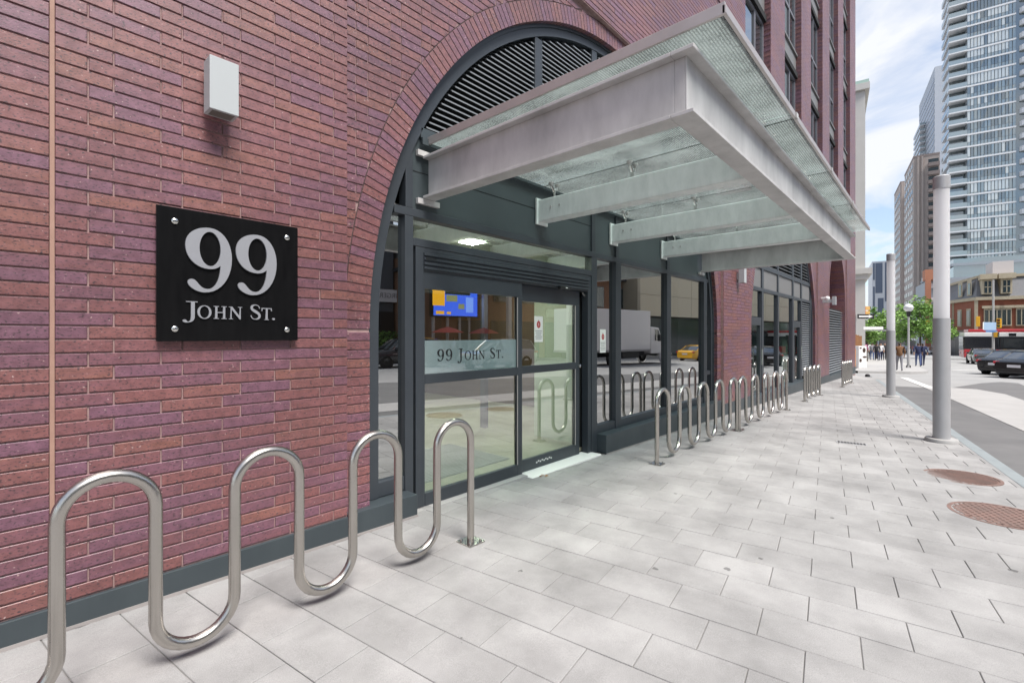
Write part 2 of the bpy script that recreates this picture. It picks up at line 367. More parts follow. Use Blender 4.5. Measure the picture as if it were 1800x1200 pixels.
# ================================================================== GROUND
def sheet(name, polys, m, dz=0.0, seg=None):
    """flat polygons (lists of X, Y) laid on the sloping ground, dz above it"""
    b = MB()
    for p in polys: b.quad(*[(x, y, g(x) + dz) for x, y in p])
    return tag(b.build(name, m), kind='structure')
def kquads(us, v0, v1):
    return [[K(a, v0), K(b_, v0), K(b_, v1), K(a, v1)] for a, b_ in zip(us[:-1], us[1:])]
US = [-60, -30, -8, 0, 8, 16, 25, 33, 40, 60, 90, 141, 240, 700]
# carriageway reaches the horizon; the pavement bed lies on it a kerb's height up
sheet('road', kquads(US, -400, 300), ROADC, -.135)
sheet('asphalt_lane', kquads([-60, -30, -8, 0, 4, 8, 12, 16, 20, 23.5], -6.28, -5.05), ASPHALT, -.129)
C_IN = [(1800, 750), (1733, 723), (1690, 705)]
band_o = [gp(*p) for p in ((1800, 696), (1767, 686), (1717, 678), (1672, 675.5), (1620, 672))]
b = MB()
inn = [K(u, -6.3) for u in (-60, -8, 2, 8, 13, 17, 21, 25.5)]
oun = [K(-60, -7.5), K(-8, -7.5), K(2, -7.5), K(8, -7.6)] + band_o[0:4]
for i in range(len(inn) - 1):
    b.quad(*[(x, y, g(x) - .125) for x, y in (inn[i], oun[i], oun[i + 1], inn[i + 1])][::-1])
tag(b.build('concrete_apron', CONC), kind='structure')
# dark lane beyond the apron
b = MB()
la = oun[:]; lb = [K(-60, -13), K(-8, -13), K(2, -13), K(8, -13)] + [gp(1800, 672), gp(1790, 668), gp(1760, 666), gp(1725, 668)]
for i in range(len(la) - 1):
    b.quad(*[(x, y, g(x) - .129) for x, y in (la[i], lb[i], lb[i + 1], la[i + 1])][::-1])
tag(b.build('asphalt_lane', ASPHALT), kind='structure')
for j, (p, q) in enumerate((((1588, 659), (1636, 676)), ((1672, 647), (1742, 646.5)))):
    a, c = Vector(gp(*p)), Vector(gp(*q)); n = (c - a).normalized(); n = Vector((-n.y, n.x)) * .14
    sheet('road_marking', [[tuple(a - n), tuple(c - n), tuple(c + n), tuple(a + n)]], PAINT, -.121)

VK = -4.9
walk = sheet('sidewalk', [[K(a, VK), K(b_, VK), (K(b_, VK)[0] + .4, .6), (K(a, VK)[0] + .0, .6)] for a, b_ in zip([-9, -4, 0, 4, 8, 12, 16, 20], [-4, 0, 4, 8, 12, 16, 20, 24.8])], BED, -.0065)
sheet('corner_pavement', [[K(24.8, VK), K(27.5, -4.4), K(29.6, -3.6), (31.0, .6), (K(24.8, VK)[0] + .4, .6)]], CONC, -.002)
# far corner: pavement with a low kerb face, then on up the street
b = MB()
fc = [gp(1508, 651.5), gp(1560, 652.5), gp(1600, 653.2), gp(1622, 653), gp(1632, 651.5), K(42.5, -8.5), K(60, -8.9), K(140, -9.5), K(140, 6), (34.6, 9)]
for dz, flip in ((0, 0),):
    b.quad(*[(x, y, g(x) + .0) for x, y in fc])
for i in range(7):
    (x0, y0), (x1, y1) = fc[i], fc[i + 1]
    b.quad((x0, y0, g(x0) - .14), (x1, y1, g(x1) - .14), (x1, y1, g(x1)), (x0, y0, g(x0)))
tag(b.build('far_pavement', CONC), kind='structure')
# pavement across the street
b = MB()
for a, c in zip([-60, -8, 8, 25, 45, 75], [-8, 8, 25, 45, 75, 92]):
    p = [K(a, -25.5), K(c, -25.5), K(c, -37), K(a, -37)]
    b.quad(*[(x, y, g(x)) for x, y in p][::-1])
    b.quad(*[(x, y, g(x) + z) for (x, y), z in ((p[1], -.14), (p[0], -.14), (p[0], 0), (p[1], 0))])
tag(b.build('opposite_pavement', CONC), kind='structure')
# kerb stones
kt = 1.83
b0 = MB()
for i in range(-4, 14):
    u = -.35 + i * kt; kb = MB()
    n = 1
    kb.obox(u + .004, u + kt - .004, -5.045, VK, -.16, -.002 + (0 if i % 3 else .002), drape=True)
    o = kb.build('kerb_stone', GRANITE, bevel=.008)
    o.parent = walk
# paving stones
UP, VP, TG = .293, .435, .0048
tiles = []
slopeU = Vector((KC, KS, -M_SLOPE * KC)).normalized(); vV = Vector((-KS, KC, M_SLOPE * KS)).normalized(); nW = slopeU.cross(vV)
def tile_size(x, y):
    d = CF * x + SF * (y - CAM_Y)
    r = SF * x - CF * (y - CAM_Y)
    if d < .3 or abs(r / d) > 1.16: return 0
    return 1 / (d * d) / d
for n in range(-14, 83):
    u = .722 + n * UP; off = -4.2 if n % 2 else -3.975
    k = -3
    while True:
        v0, v1 = off + k * VP, off + (k + 1) * VP; k += 1
        if v1 <= VK + .04: continue
        v0 = max(v0, VK)
        x, y = K(u + UP / 2, (v0 + v1) / 2)
        if y > .20: break
        tiles.append((tile_size(x, y), u, v0, v1))
tiles.sort(key=lambda t: -t[0])
TM = {}
def tile_mesh(lu, lv):
    key = (round(lu, 3), round(lv, 3))
    if key not in TM:
        a, c, ch, h = lu / 2, lv / 2, .0028, .011
        vs = [(-a, -c, -h), (a, -c, -h), (a, c, -h), (-a, c, -h), (-a, -c, -ch), (a, -c, -ch), (a, c, -ch), (-a, c, -ch),
              (-a + ch, -c + ch, 0), (a - ch, -c + ch, 0), (a - ch, c - ch, 0), (-a + ch, c - ch, 0)]
        fs = [(8, 9, 10, 11)] + [(4 + i, 4 + (i + 1) % 4, 8 + (i + 1) % 4, 8 + i) for i in range(4)] + [(i, (i + 1) % 4, 4 + (i + 1) % 4, 4 + i) for i in range(4)]
        me = bpy.data.meshes.new('paving_stone'); me.from_pydata(vs, [], fs); me.materials.append(PAVER); TM[key] = me
    return TM[key]
rt = random.Random(3); rest = MB(); rr = []
for i, (s, u, v0, v1) in enumerate(tiles):
    lu, lv = UP - TG, v1 - v0 - TG
    x, y = K(u + UP / 2, (v0 + v1) / 2); z = g(x) + rt.uniform(-.0012, .0012)
    mtx = Matrix((slopeU, vV, nW)).transposed().to_4x4()
    mtx = Matrix.Translation((x, y, z)) @ mtx @ Matrix.Rotation(rt.uniform(-.003, .003), 4, 'X') @ Matrix.Rotation(rt.uniform(-.003, .003), 4, 'Y')
    me = tile_mesh(lu, lv)
    if i < 300:
        o = link('paving_stone', me, None, walk); o.matrix_local = mtx
    else:
        n = len(rest.v); rv = rt.random()
        rest.v += [tuple(mtx @ q.co) for q in me.vertices]
        for p in me.polygons: rest.f.append(tuple(n + q for q in p.vertices)); rest.m.append(0); rr.append(rv)
tag(rest.build('paving_stones_beyond', PAVER, walk, attr=rr), kind='stuff')

# ================================================================== THE BRICK BUILDING
BLD = thing('brick_building', 'red and purple brick building with tall arched glass entrance and columns of windows above', 'building')
X0, XL, BW, XE = -3.2, 1.74, 8.166, 30.1        # left end, first bay, bay width, far corner
BAYS = [XL, 11.77]; YB = .05; RI, RO, ZS = 3.87, 4.075, 1.545; ZT = 5.60; H = 25.5
PITCH, BL, ZB = .069, .305, .168
rb = random.Random(11)
bricks = []                                     # (size, quad [(x,z)*4 ccw from lower left], yface)
def proj_size(x, z, y=0):
    d = CF * x + SF * (y - CAM_Y); r = SF * x - CF * (y - CAM_Y)
    if d < .4 or abs(r / d) > 1.12 or abs((z - 1.5) / d) > .74: return 0
    return 1 / (d ** 3)
def lay_rows(x0, x1, z0, z1, yf, cut=None, phase=0.0):
    """running bond between x0 and x1; cut(z) -> list of (xa, xb) kept"""
    k0 = int(math.ceil((z0 - ZB) / PITCH - .01)); k1 = int(math.floor((z1 - ZB) / PITCH + .01))
    for k in range(k0, k1):
        za, zb = ZB + k * PITCH + .0042, ZB + (k + 1) * PITCH - .0042
        st = .1755 if phase else (.312 if k % 2 else .413)
        j = int(math.floor((x0 - st) / BL)) - 1
        while st + j * BL < x1:
            a, c = max(st + j * BL + .004, x0 + .002), min(st + (j + 1) * BL - .004, x1 - .002); j += 1
            if c - a < .02: continue
            segs = [((a, c), (a, c))]
            if cut: segs = cut(a, c, za, zb)
            for (a0, c0), (a1, c1) in segs:
                if max(c0 - a0, c1 - a1) < .02: continue
                bricks.append((proj_size((a0 + c0) / 2, za, yf), [(a0, za), (c0, za), (c1, zb), (a1, zb)], yf))
def arch_cut(xc):
    def f(a, c, za, zb):
        ro = RO + .009
        def half(z): return sqrt(max(0, ro * ro - (z - ZS) ** 2)) if z < ZS + ro else 0
        ha, hb = half(za), half(zb); out = []
        l = ((a, min(c, xc - ha)), (a, min(c, xc - hb)))
        r = ((max(a, xc + ha), c), (max(a, xc + hb), c))
        if ha == 0 and hb == 0: return [((a, c), (a, c))]
        if l[0][1] > a or l[1][1] > a: out.append(((a, max(a + .002, l[0][1])), (a, max(a + .002, l[1][1]))))
        if r[0][0] < c or r[1][0] < c: out.append(((min(c - .002, r[0][0]), c), (min(c - .002, r[1][0]), c)))
        return out
    return f
# ground-floor piers
lay_rows(X0, .171, ZB, ZT, 0, phase=.5); lay_rows(.188, XL, ZB, H * .24, 0)
lay_rows(XL + BW, BAYS[1], ZB - .35, ZT, 0)
lay_rows(BAYS[1] + BW, 22.25, ZB - .55, ZT, 0); lay_rows(27.1, XE, ZB - .69, ZT, 0)
for xb in BAYS:
    lay_rows(xb + .004, xb + BW - .004, ZS + .02, ZT, YB, arch_cut(xb + BW / 2))
# third, narrower opening with a round head and a brick back
X3, W3 = 22.25, 4.85; XC3 = X3 + W3 / 2; R3 = 2.12; ZS3 = 3.15
def cut3(a, c, za, zb):
    def half(z): return (R3 if z < ZS3 else sqrt(max(0, R3 * R3 - (z - ZS3) ** 2)))
    ha, hb = half(za), half(zb); out = []
    if ha == 0: return [((a, c), (a, c))]
    if a < XC3 - ha: out.append(((a, min(c, XC3 - ha)), (a, max(a + .002, min(c, XC3 - hb)))))
    if c > XC3 + ha: out.append(((max(a, XC3 + ha), c), (min(c - .002, max(a, XC3 + hb)), c)))
    return out
lay_rows(X3, X3 + W3, ZB - .62, ZT, YB, cut3)
lay_rows(X3 + .1, X3 + W3 - .1, 2.6, 5.4, .62)
# upper storeys
WP, WW, WX0 = 3.65, 2.16, 7.7; ZW = 8.2
wins = [WX0 + i * WP for i in range(6)]
lay_rows(X0 + 3.0, XE, ZT + .004, ZW, 0)
edges = [3.2] + sum([[w, w + WW] for w in wins], []) + [XE]
for i in range(0, len(edges), 2): lay_rows(edges[i], edges[i + 1], ZW, H, 0)
def add_brick(vs, fs, quad, yf, dep=.016, ch=.0022, jy=0, full=True):
    n = len(vs); y0 = yf + jy; cx_ = sum(p[0] for p in quad) / 4; cz = sum(p[1] for p in quad) / 4
    inn_ = [(x + (ch if x < cx_ else -ch), z + (ch if z < cz else -ch)) for x, z in quad]
    vs += [(x, y0, z) for x, z in inn_] + [(x, y0 + ch, z) for x, z in quad] + [(x, y0 + dep, z) for x, z in quad]
    fs.append((n, n + 1, n + 2, n + 3))
    for i in range(4):
        j = (i + 1) % 4
        fs.append((n + 4 + i, n + 4 + j, n + j, n + i)); fs.append((n + 8 + i, n + 8 + j, n + 4 + j, n + 4 + i))
def add_brick_lite(vs, fs, quad, yf, dep=.014):
    n = len(vs)
    vs += [(x, yf, z) for x, z in quad] + [(x, yf + dep, z) for x, z in quad]
    fs.append((n, n + 1, n + 2, n + 3))
    for i in range(4):
        j = (i + 1) % 4; fs.append((n + 4 + i, n + 4 + j, n + j, n + i))
bricks.sort(key=lambda t: -t[0])
BM = {}
for s, q, yf in bricks[:300]:
    key = tuple(round(v, 3) for p in q for v in (p[0] - q[0][0], p[1] - q[0][1]))
    if key not in BM:
        vs, fs = [], []; add_brick(vs, fs, [(p[0] - q[0][0], p[1] - q[0][1]) for p in q], 0)
        me = bpy.data.meshes.new('brick'); me.from_pydata(vs, [], fs); me.materials.append(BRICK); BM[key] = me
    o = link('brick', BM[key], None, BLD); o.location = (q[0][0], yf + rb.uniform(-.0013, .0013), q[0][1])
vs, fs, rv = [], [], []
for s, q, yf in bricks[300:]:
    n = len(fs)
    if s > 1 / 11 ** 3: add_brick(vs, fs, q, yf, jy=rb.uniform(-.0013, .0013))
    else: add_brick_lite(vs, fs, q, yf + rb.uniform(-.001, .001))
    rv += [rb.random()] * (len(fs) - n)
mb = MB(); mb.v, mb.f, mb.m = vs, fs, [0] * len(fs)
tag(mb.build('brickwork', BRICK, BLD, attr=rv), kind='stuff')

# arch rings and jambs: each brick of the nearest arch a part
def ring_brick(xc, a0, a1, r0=RI, r1=RO, yf=YB, dep=.135):
    vs, fs = [], []; ch = .0022
    P = [(xc + r * cos(a), ZS + r * sin(a)) for r, a in ((r0, a0), (r1, a0), (r1, a1), (r0, a1))]
    c = (sum(p[0] for p in P) / 4, sum(p[1] for p in P) / 4)
    e = .0016; ea = e / r1
    I = [(xc + r * cos(a), ZS + r * sin(a)) for r, a in ((r0 + e, a0 + ea), (r1 - e, a0 + ea), (r1 - e, a1 - ea), (r0 + e, a1 - ea))]
    vs += [(x, yf, z) for x, z in I] + [(x, yf + ch, z) for x, z in P] + [(x, yf + dep, z) for x, z in P]
    fs.append((3, 2, 1, 0))
    for i in range(4):
        j = (i + 1) % 4; fs.append((i, j, 4 + j, 4 + i)); fs.append((4 + i, 4 + j, 8 + j, 8 + i))
    return vs, fs
NR = int(pi * (RI + RO) / 2 / PITCH); da = pi / NR; gap = .0042 / ((RI + RO) / 2)
far = MB(); fr_ = []
for bi, xb in enumerate(BAYS):
    xc = xb + BW / 2
    for k in range(NR):
        v_, f_ = ring_brick(xc, k * da + gap, (k + 1) * da - gap)
        if bi == 0:
            me = bpy.data.meshes.new('arch_brick'); me.from_pydata(v_, [], f_); me.materials.append(BRICK); link('arch_brick', me, None, BLD)
        else:
            n = len(far.v); far.v += v_; r_ = rb.random()
            for q in f_: far.f.append(tuple(n + i for i in q)); far.m.append(0); fr_.append(r_)
    zlow = .15 if bi == 0 else -.15
    k = 0
    while ZS - .024 - k * PITCH > zlow:
        zt = ZS - .024 - k * PITCH; zb = max(zlow, zt - PITCH + .0085); k += 1
        for s0, s1 in ((xb + .006, xc - RI), (xc + RI, xb + BW - .006)):
            vs, fs = [], []; add_brick(vs, fs, [(0, 0), (s1 - s0, 0), (s1 - s0, zt - zb), (0, zt - zb)], 0, dep=.135)
            if bi == 0:
                me = bpy.data.meshes.new('jamb_brick'); me.from_pydata(vs, [], fs); me.materials.append(BRICK)
                o = link('jamb_brick', me, None, BLD); o.location = (s0, YB, zb)
            else:
                n = len(far.v); far.v += [(x + s0, y + YB, z + zb) for x, y, z in vs]; r_ = rb.random()
                for q in fs: far.f.append(tuple(n + i for i in q)); far.m.append(0); fr_.append(r_)
for xb in BAYS:
    rj = MB(); xc = xb + BW / 2
    for i in range(144):
        a0, a1 = pi * i / 144, pi * (i + 1) / 144; r0, r1 = RO - .006, RO + .007
        rj.quad(*[(xc + r * cos(a), YB + .0028, ZS + r * sin(a)) for r, a in ((r0, a0), (r0, a1), (r1, a1), (r1, a0))])
    rj.build('arch_joint', JOINTD, BLD)
# third arch lining
for k in range(60):
    a0, a1 = k * pi / 60 + .003, (k + 1) * pi / 60 - .003
    P = [(XC3 + r * cos(a), ZS3 + r * sin(a)) for r, a in ((R3, a0), (R3 + .2, a0), (R3 + .2, a1), (R3, a1))]
    n = len(far.v); far.v += [(x, YB - .006, z) for x, z in P] + [(x, .62, z) for x, z in P]; r_ = rb.random()
    for q in ((3, 2, 1, 0), (0, 1, 5, 4), (3, 0, 4, 7), (2, 3, 7, 6)): far.f.append(tuple(n + i for i in q)); far.m.append(0); fr_.append(r_)
for k in range(56):
    za = ZB - .62 + k * PITCH; zb = min(za + PITCH - .009, ZS3)
    if za > ZS3 - .02: break
    for sx in (XC3 - R3, XC3 + R3 + .004):
        n = len(far.f); far.box(sx - .004, sx, YB, .62, za, zb); fr_ += [rb.random()] * 6
tag(far.build('far_arch_brickwork', BRICK, BLD, attr=fr_), kind='stuff')

# mortar backing and wall mass
ym = .009
b = MB()
b.box(X0, .171, ym, .6, -.3, ZT); b.box(.188, XL, ym, .6, -.3, ZT)
b.box(XL + BW, BAYS[1], ym, .6, -.5, ZT); b.box(BAYS[1] + BW, X3, ym, .6, -.7, ZT); b.box(X3 + W3, XE, ym, .6, -.8, ZT)
b.box(X0, XE, .001, .6, ZT + .0005, ZT + .006)             # soffit where the upper wall oversails the bays
b.box(X0, XE, ym, .6, ZT + .006, ZW)
for i in range(0, len(edges), 2):
    b.box(X0 if i == 0 else edges[i], edges[i + 1], ym, .6, ZW, H)
for w in wins: b.box(w, w + WW, ym, .6, H - 1.2, H)
def bay_panel(xc, xa, xz, zs, ri, y):
    n = 72
    xs = [xa] + [xc - ri * cos(pi * i / n) for i in range(n + 1)] + [xz]
    hz = [None] + [zs + ri * sin(pi * i / n) for i in range(n + 1)] + [None]
    for i in range(len(xs) - 1):
        if hz[i] is None or hz[i + 1] is None:
            b.quad((xs[i], y, -.6), (xs[i + 1], y, -.6), (xs[i + 1], y, ZT), (xs[i], y, ZT))
        else:
            b.quad((xs[i], y, hz[i]), (xs[i + 1], y, hz[i + 1]), (xs[i + 1], y, ZT), (xs[i], y, ZT))
for xb in BAYS: bay_panel(xb + BW / 2, xb, xb + BW, ZS, RI + .003, YB + ym)
bay_panel(XC3, X3, X3 + W3, ZS3, R3 + .003, YB + ym)
b.box(X3, X3 + W3, .629, .66, -.6, ZT)
b.box(X0, X0 + .02, .6, 16, -.5, H); b.box(XE - .02, XE, .6, 14, -.8, H); b.box(X0, XE, .6, 16, H - .05, H)
b.build('wall', MORTAR, BLD)
MB().box(.171, .188, -.001, .03, .12, ZT + 2.0).build('expansion_joint', SEALANT, BLD)
# plinth, stepping out under the glazing
def plinth(xa, xz, y0, y1, ztop):
    p = MB(); m = max(1, int((xz - xa) / 2.4)); 
    for i in range(m):
        a, c = xa + (xz - xa) * i / m, xa + (xz - xa) * (i + 1) / m
        n = len(p.v); e = .0015
        p.v += [(a + e, y0, g(a) + .012), (c - e, y0, g(c) + .012), (c - e, y1, g(c) + .012), (a + e, y1, g(a) + .012), (a + e, y0, ztop), (c - e, y0, ztop), (c - e, y1, ztop), (a + e, y1, ztop)]
        for q in ((0, 3, 2, 1), (4, 5, 6, 7), (0, 1, 5, 4), (1, 2, 6, 5), (2, 3, 7, 6), (3, 0, 4, 7)): p.f.append(tuple(n + i_ for i_ in q)); p.m.append(0)
    p.build('plinth', PLINTH, BLD, bevel=.004)
    q = MB(); q.v = [(xa, y0 - .006, g(xa)), (xz, y0 - .006, g(xz)), (xz, y0, g(xz)), (xa, y0, g(xa)), (xa, y0 - .006, g(xa) + .018), (xz, y0 - .006, g(xz) + .018), (xz, y0, g(xz) + .018), (xa, y0, g(xa) + .018)]
    q.f = [(0, 1, 5, 4), (4, 5, 6, 7), (1, 2, 6, 5), (3, 0, 4, 7)]; q.m = [0] * 4
    q.build('plinth_trim', TRIM, BLD)
plinth(X0, XL, -.012, .2, .160); plinth(XL, 2.36, -.012, .2, .175)
plinth(5.36, XL + BW, -.012, .2, .19); plinth(XL + BW, BAYS[1], -.012, .2, .10)
plinth(BAYS[1], BAYS[1] + BW, -.012, .2, .03); plinth(BAYS[1] + BW, X3, -.012, .2, -.05); plinth(X3, XE, -.012, .25, -.12)

# ---------------- entrance bay glazing
YF, YG = .13, .185
def fr(name, x0, x1, z0, z1, y0=YF, y1=.24, m=FRAME, bev=.004, parent=BLD):
    return MB().box(x0, x1, y0, y1, z0, z1).build(name, m, parent, bevel=bev)
def pane(name, x0, x1, z0, z1, y=YG, m=G_WIN, parent=BLD):
    return MB().box(x0, x1, y, y + .010, z0, z1).build(name, m, parent)
def arch_x(xc, r, z):                                        # half-width of the arch at a height
    return r if z <= ZS else sqrt(max(0, r * r - (z - ZS) ** 2))
def arch_frame(name, xc, r0, r1, y0, y1, zbot, m=FRAME):
    p = MB(); n = 96; pts0, pts1 = [(xc + r0, zbot)], [(xc + r1, zbot)]
    for i in range(n + 1):
        a = pi * i / n; pts0.append((xc + r0 * cos(a), ZS + r0 * sin(a))); pts1.append((xc + r1 * cos(a), ZS + r1 * sin(a)))
    pts0.append((xc - r0, zbot)); pts1.append((xc - r1, zbot))
    for i in range(len(pts0) - 1):
        a, c, d, e = pts0[i], pts1[i], pts1[i + 1], pts0[i + 1]
        p.quad((a[0], y0, a[1]), (e[0], y0, e[1]), (d[0], y0, d[1]), (c[0], y0, c[1]))
        p.quad((a[0], y1, a[1]), (e[0], y1, e[1]), (e[0], y0, e[1]), (a[0], y0, a[1]))
        p.quad((c[0], y0, c[1]), (d[0], y0, d[1]), (d[0], y1, d[1]), (c[0], y1, c[1]))
    return p.build(name, m, BLD)
def arch_pane(name, xc, r, xa, xz, za, zb, y, m, parent=BLD, th=.01):
    """pane or panel bounded by the arch curve"""
    n = 14; L_, R_ = [], []
    for i in range(n + 1):
        z = za + (zb - za) * i / n; h = arch_x(xc, r, z)
        L_.append((max(xa, xc - h), z)); R_.append((min(xz, xc + h), z))
    p = MB()
    for i in range(n):
        if R_[i][0] - L_[i][0] < .002 and R_[i + 1][0] - L_[i + 1][0] < .002: continue
        p.quad((L_[i][0], y, L_[i][1]), (max(L_[i][0], R_[i][0]), y, R_[i][1]), (max(L_[i + 1][0], R_[i + 1][0]), y, R_[i + 1][1]), (L_[i + 1][0], y, L_[i + 1][1]))
    return p.build(name, m, parent)
def slat_mesh(xa, xc):
    p = MB()
    n = len(p.v); d0, d1 = 0, .055
    prof = [(0, 0), (0, .014), (.055, .045), (.055, .038)]
    p.prism([(a, c) for a, c in prof], xa, xc, 'x'); return p
def louvres(xc, r, xa, xz, za, zb, pitch=.055, y=.15):
    lv = MB().box(xa, xa + .012, y + .01, y + .07, za, min(zb, ZS + sqrt(max(0, r * r - (max(abs(xa - xc), 0)) ** 2)) if abs(xa - xc) < r else zb)).build('louvre', FRAME, BLD)
    k = 0
    while za + k * pitch < zb - .02:
        z = za + k * pitch; k += 1; h = min(arch_x(xc, r, z), arch_x(xc, r, z + .045))
        a, c = max(xa, xc - h), min(xz, xc + h)
        if c - a < .05: continue
        slat_mesh(a, c).build('slat', LOUVRE, lv, loc=(0, y, z))
    return lv
XC = XL + BW / 2; RF = RI - .125
arch_frame('arch_frame', XC, RF, RI, YF, .25, .18)
arch_frame('arch_trim', XC, RI - .035, RI + .0, YF - .018, YF + .001, .18)
ZB0, ZB1, ZP1, ZL0 = 2.525, 2.595, 3.235, 3.325
VM = [(2.335, 2.42), (5.235, 5.365), (5.85, 6.0), (7.53, 7.69), (9.19, 9.36)]     # mullions
h = arch_x(XC, RF, ZB0)
fr('transom_bar', XC - h + .02, XC + h - .02, ZB0, ZB1)
h = arch_x(XC, RF, ZP1)
fr('transom_bar', XC - h + .02, XC + h - .02, ZP1, ZL0, m=PANEL)
for a, c in VM: fr('mullion', a, c, .18 if a > 5.5 else g(a) + .005, ZB0 - .001)
for a, c in [(2.345, 2.42), (5.25, 5.34), (5.87, 5.96), (7.55, 7.66)]: fr('mullion', a, c, ZB1 + .001, ZP1 - .001, y0=YF + .006)
for a, c in [(4.08, 4.21), (5.25, 5.37), (7.55, 7.68)]: fr('mullion', a, c, ZL0 + .001, ZS + arch_x(XC, RF, ZS) * 0 + ZS + sqrt(RF * RF - (a - XC) ** 2) - ZS + .01, y0=YF + .006)
# metal spandrel panels
pa = [XC - arch_x(XC, RF, ZP1), 2.345], [2.42, 5.25], [5.34, 5.87], [5.96, 7.55], [7.66, 9.6]
for a, c in pa: arch_pane('spandrel_panel', XC, RF + .01, a, c, ZB1, ZP1, YF + .03, PANEL)
MB().box(2.42, 5.25, YF + .027, YF + .029, 2.93, 2.936).build('panel_joint', VOID, BLD)
# side panes
arch_pane('window_pane', XC, RF + .01, XC - RF - .01, 2.335, .30, ZB0, YG, G_WIN)
fr('sill_bar', XC - RF, 2.335, .18, .30, y0=YF + .01)
for a, c in ((5.365, 5.85), (6.0, 7.53), (7.69, 9.19)):
    pane('window_pane', a, c, .30, ZB0, m=G_WIN); fr('sill_bar', a, c, .19, .30, y0=YF + .012)
arch_pane('window_pane', XC, RF + .01, 9.36, XC + RF + .01, .30, ZB0, YG, G_WIN); fr('sill_bar', 9.36, XC + RF, .19, .30, y0=YF + .012)
fr('sill_bar', 9.36, XC + RF, .72, .80, y0=YF + .012)
# louvre over the panels
edgesL = [XC - RF, 4.08, 4.21, 5.25, 5.37, 7.55, 7.68, XC + RF]
for i in range(0, 8, 2): louvres(XC, RF - .01, edgesL[i], edgesL[i + 1], ZL0 + .02, ZS + RF)
arch_pane('louvre_backing', XC, RF + .03, XC - RF, XC + RF, ZL0 - .05, ZS + RF, .26, VOID)
# door header with its ridged cover, fixed light and sliding leaf
fr('transom_bar', 2.42, 5.235, 2.275, 2.345)
pane('transom_pane', 2.42, 5.235, 2.345, ZB0, m=G_DOOR)
fr('door_post', 2.445, 2.53, g(2.5) + .005, 2.272); fr('door_post', 5.16, 5.232, g(5.2) + .005, 2.272, y0=YF + .01)
hd = fr('door_header', 2.53, 5.16, 2.065, 2.272, y0=YF + .004)
for z in (2.085, 2.125, 2.165, 2.205):
    MB().prism([(YF - .012, z), (YF + .003, z - .006), (YF + .003, z + .026), (YF - .012, z + .018)], 2.53, 5.16, 'x').build('ridge', FRAME, hd)
MB().box(2.545, 2.66, YF - .0135, YF - .0125, 2.170, 2.184).build('maker_label', BLACKT, hd)
MB().box(4.48, 4.70, YF - .055, YF - .0125, 2.045, 2.085).build('motion_sensor', BLACKT, BLD, bevel=.006)
MB().box(4.58, 4.62, YF - .057, YF - .0555, 2.062, 2.072).build('sensor_eye', PAPER, BLD)
gz = g(3.0)
fx = fr('fixed_leaf', 2.53, 3.86, 1.912, 2.063, y0=YF + .008)
def leaf(root, xa, xz, y0, zb, za=1.912, st=.075):
    kw = dict(y0=y0, y1=y0 + .05, parent=root)
    fr('stile', xa, xa + .002 if st == 0 else xa + st * .25, zb, za, **kw); fr('stile', xz - st, xz, zb, za, **kw)
    fr('mid_rail', xa + .02, xz - st, 1.067, 1.153, **kw); fr('bottom_rail', xa + .02, xz - st, zb, .10, **kw)
    pane('pane', xa + .02, xz - st, 1.153, za, y0 + .02, G_DOOR, root); pane('pane', xa + .02, xz - st, .10, 1.067, y0 + .02, G_DOOR, root)
leaf(fx, 2.53, 3.86, YF + .008, gz + .005)
fr('bead', 3.772, 3.785, .10, 1.067, y0=YF + .001, y1=YF + .01, m=TRIM, parent=fx); fr('bead', 3.772, 3.785, 1.153, 1.905, y0=YF + .001, y1=YF + .01, m=TRIM, parent=fx)
YR = YF + .075
sl = fr('sliding_leaf', 3.86, 5.06, 1.88, 2.062, y0=YR); leaf(sl, 3.86, 5.06, YR, g(4.5) + .012, za=1.88, st=.085)
fr('bead', 4.955, 4.968, .10, 1.067, y0=YR - .008, y1=YR + .002, m=TRIM, parent=sl); fr('bead', 4.955, 4.968, 1.153, 1.875, y0=YR - .008, y1=YR + .002, m=TRIM, parent=sl)
MB().lathe([(.001, 0), (.020, .004), (.020, .02), (.001, .026)], 16).build('lock_knob', CHROME, sl, smooth=True, loc=(5.02, YR - .02, 1.105)).rotation_euler = (R(90), 0, 0)
fr('dark_gap_fill', 5.02, 5.235, g(5) + .01, 2.06, y0=YR + .056, y1=YR + .09, m=VOID); fr('dark_gap_fill', 3.8, 5.235, 2.0, 2.07, y0=YR + .056, y1=YR + .12, m=VOID)  # black boards hide the lit lobby, standing in for shade in the gap
t_ = MB(); 
for i in range(9): t_.box(4.18 + i * .034, 4.20 + i * .034, YR - .0015, YR - .0005, .025 + .012 * (i % 2), .043 + .012 * (i % 2))
t_.build('rail_label', PAPER, sl)
MB().box(3.86, 5.25, -.005, YR + .05, g(4.5) - .01, g(4.5) + .018).build('threshold', PAPER, BLD, bevel=.006)
MB().box(2.42, 3.86, .06, .2, g(3) - .02, g(3) + .008).build('threshold', CONC, BLD)
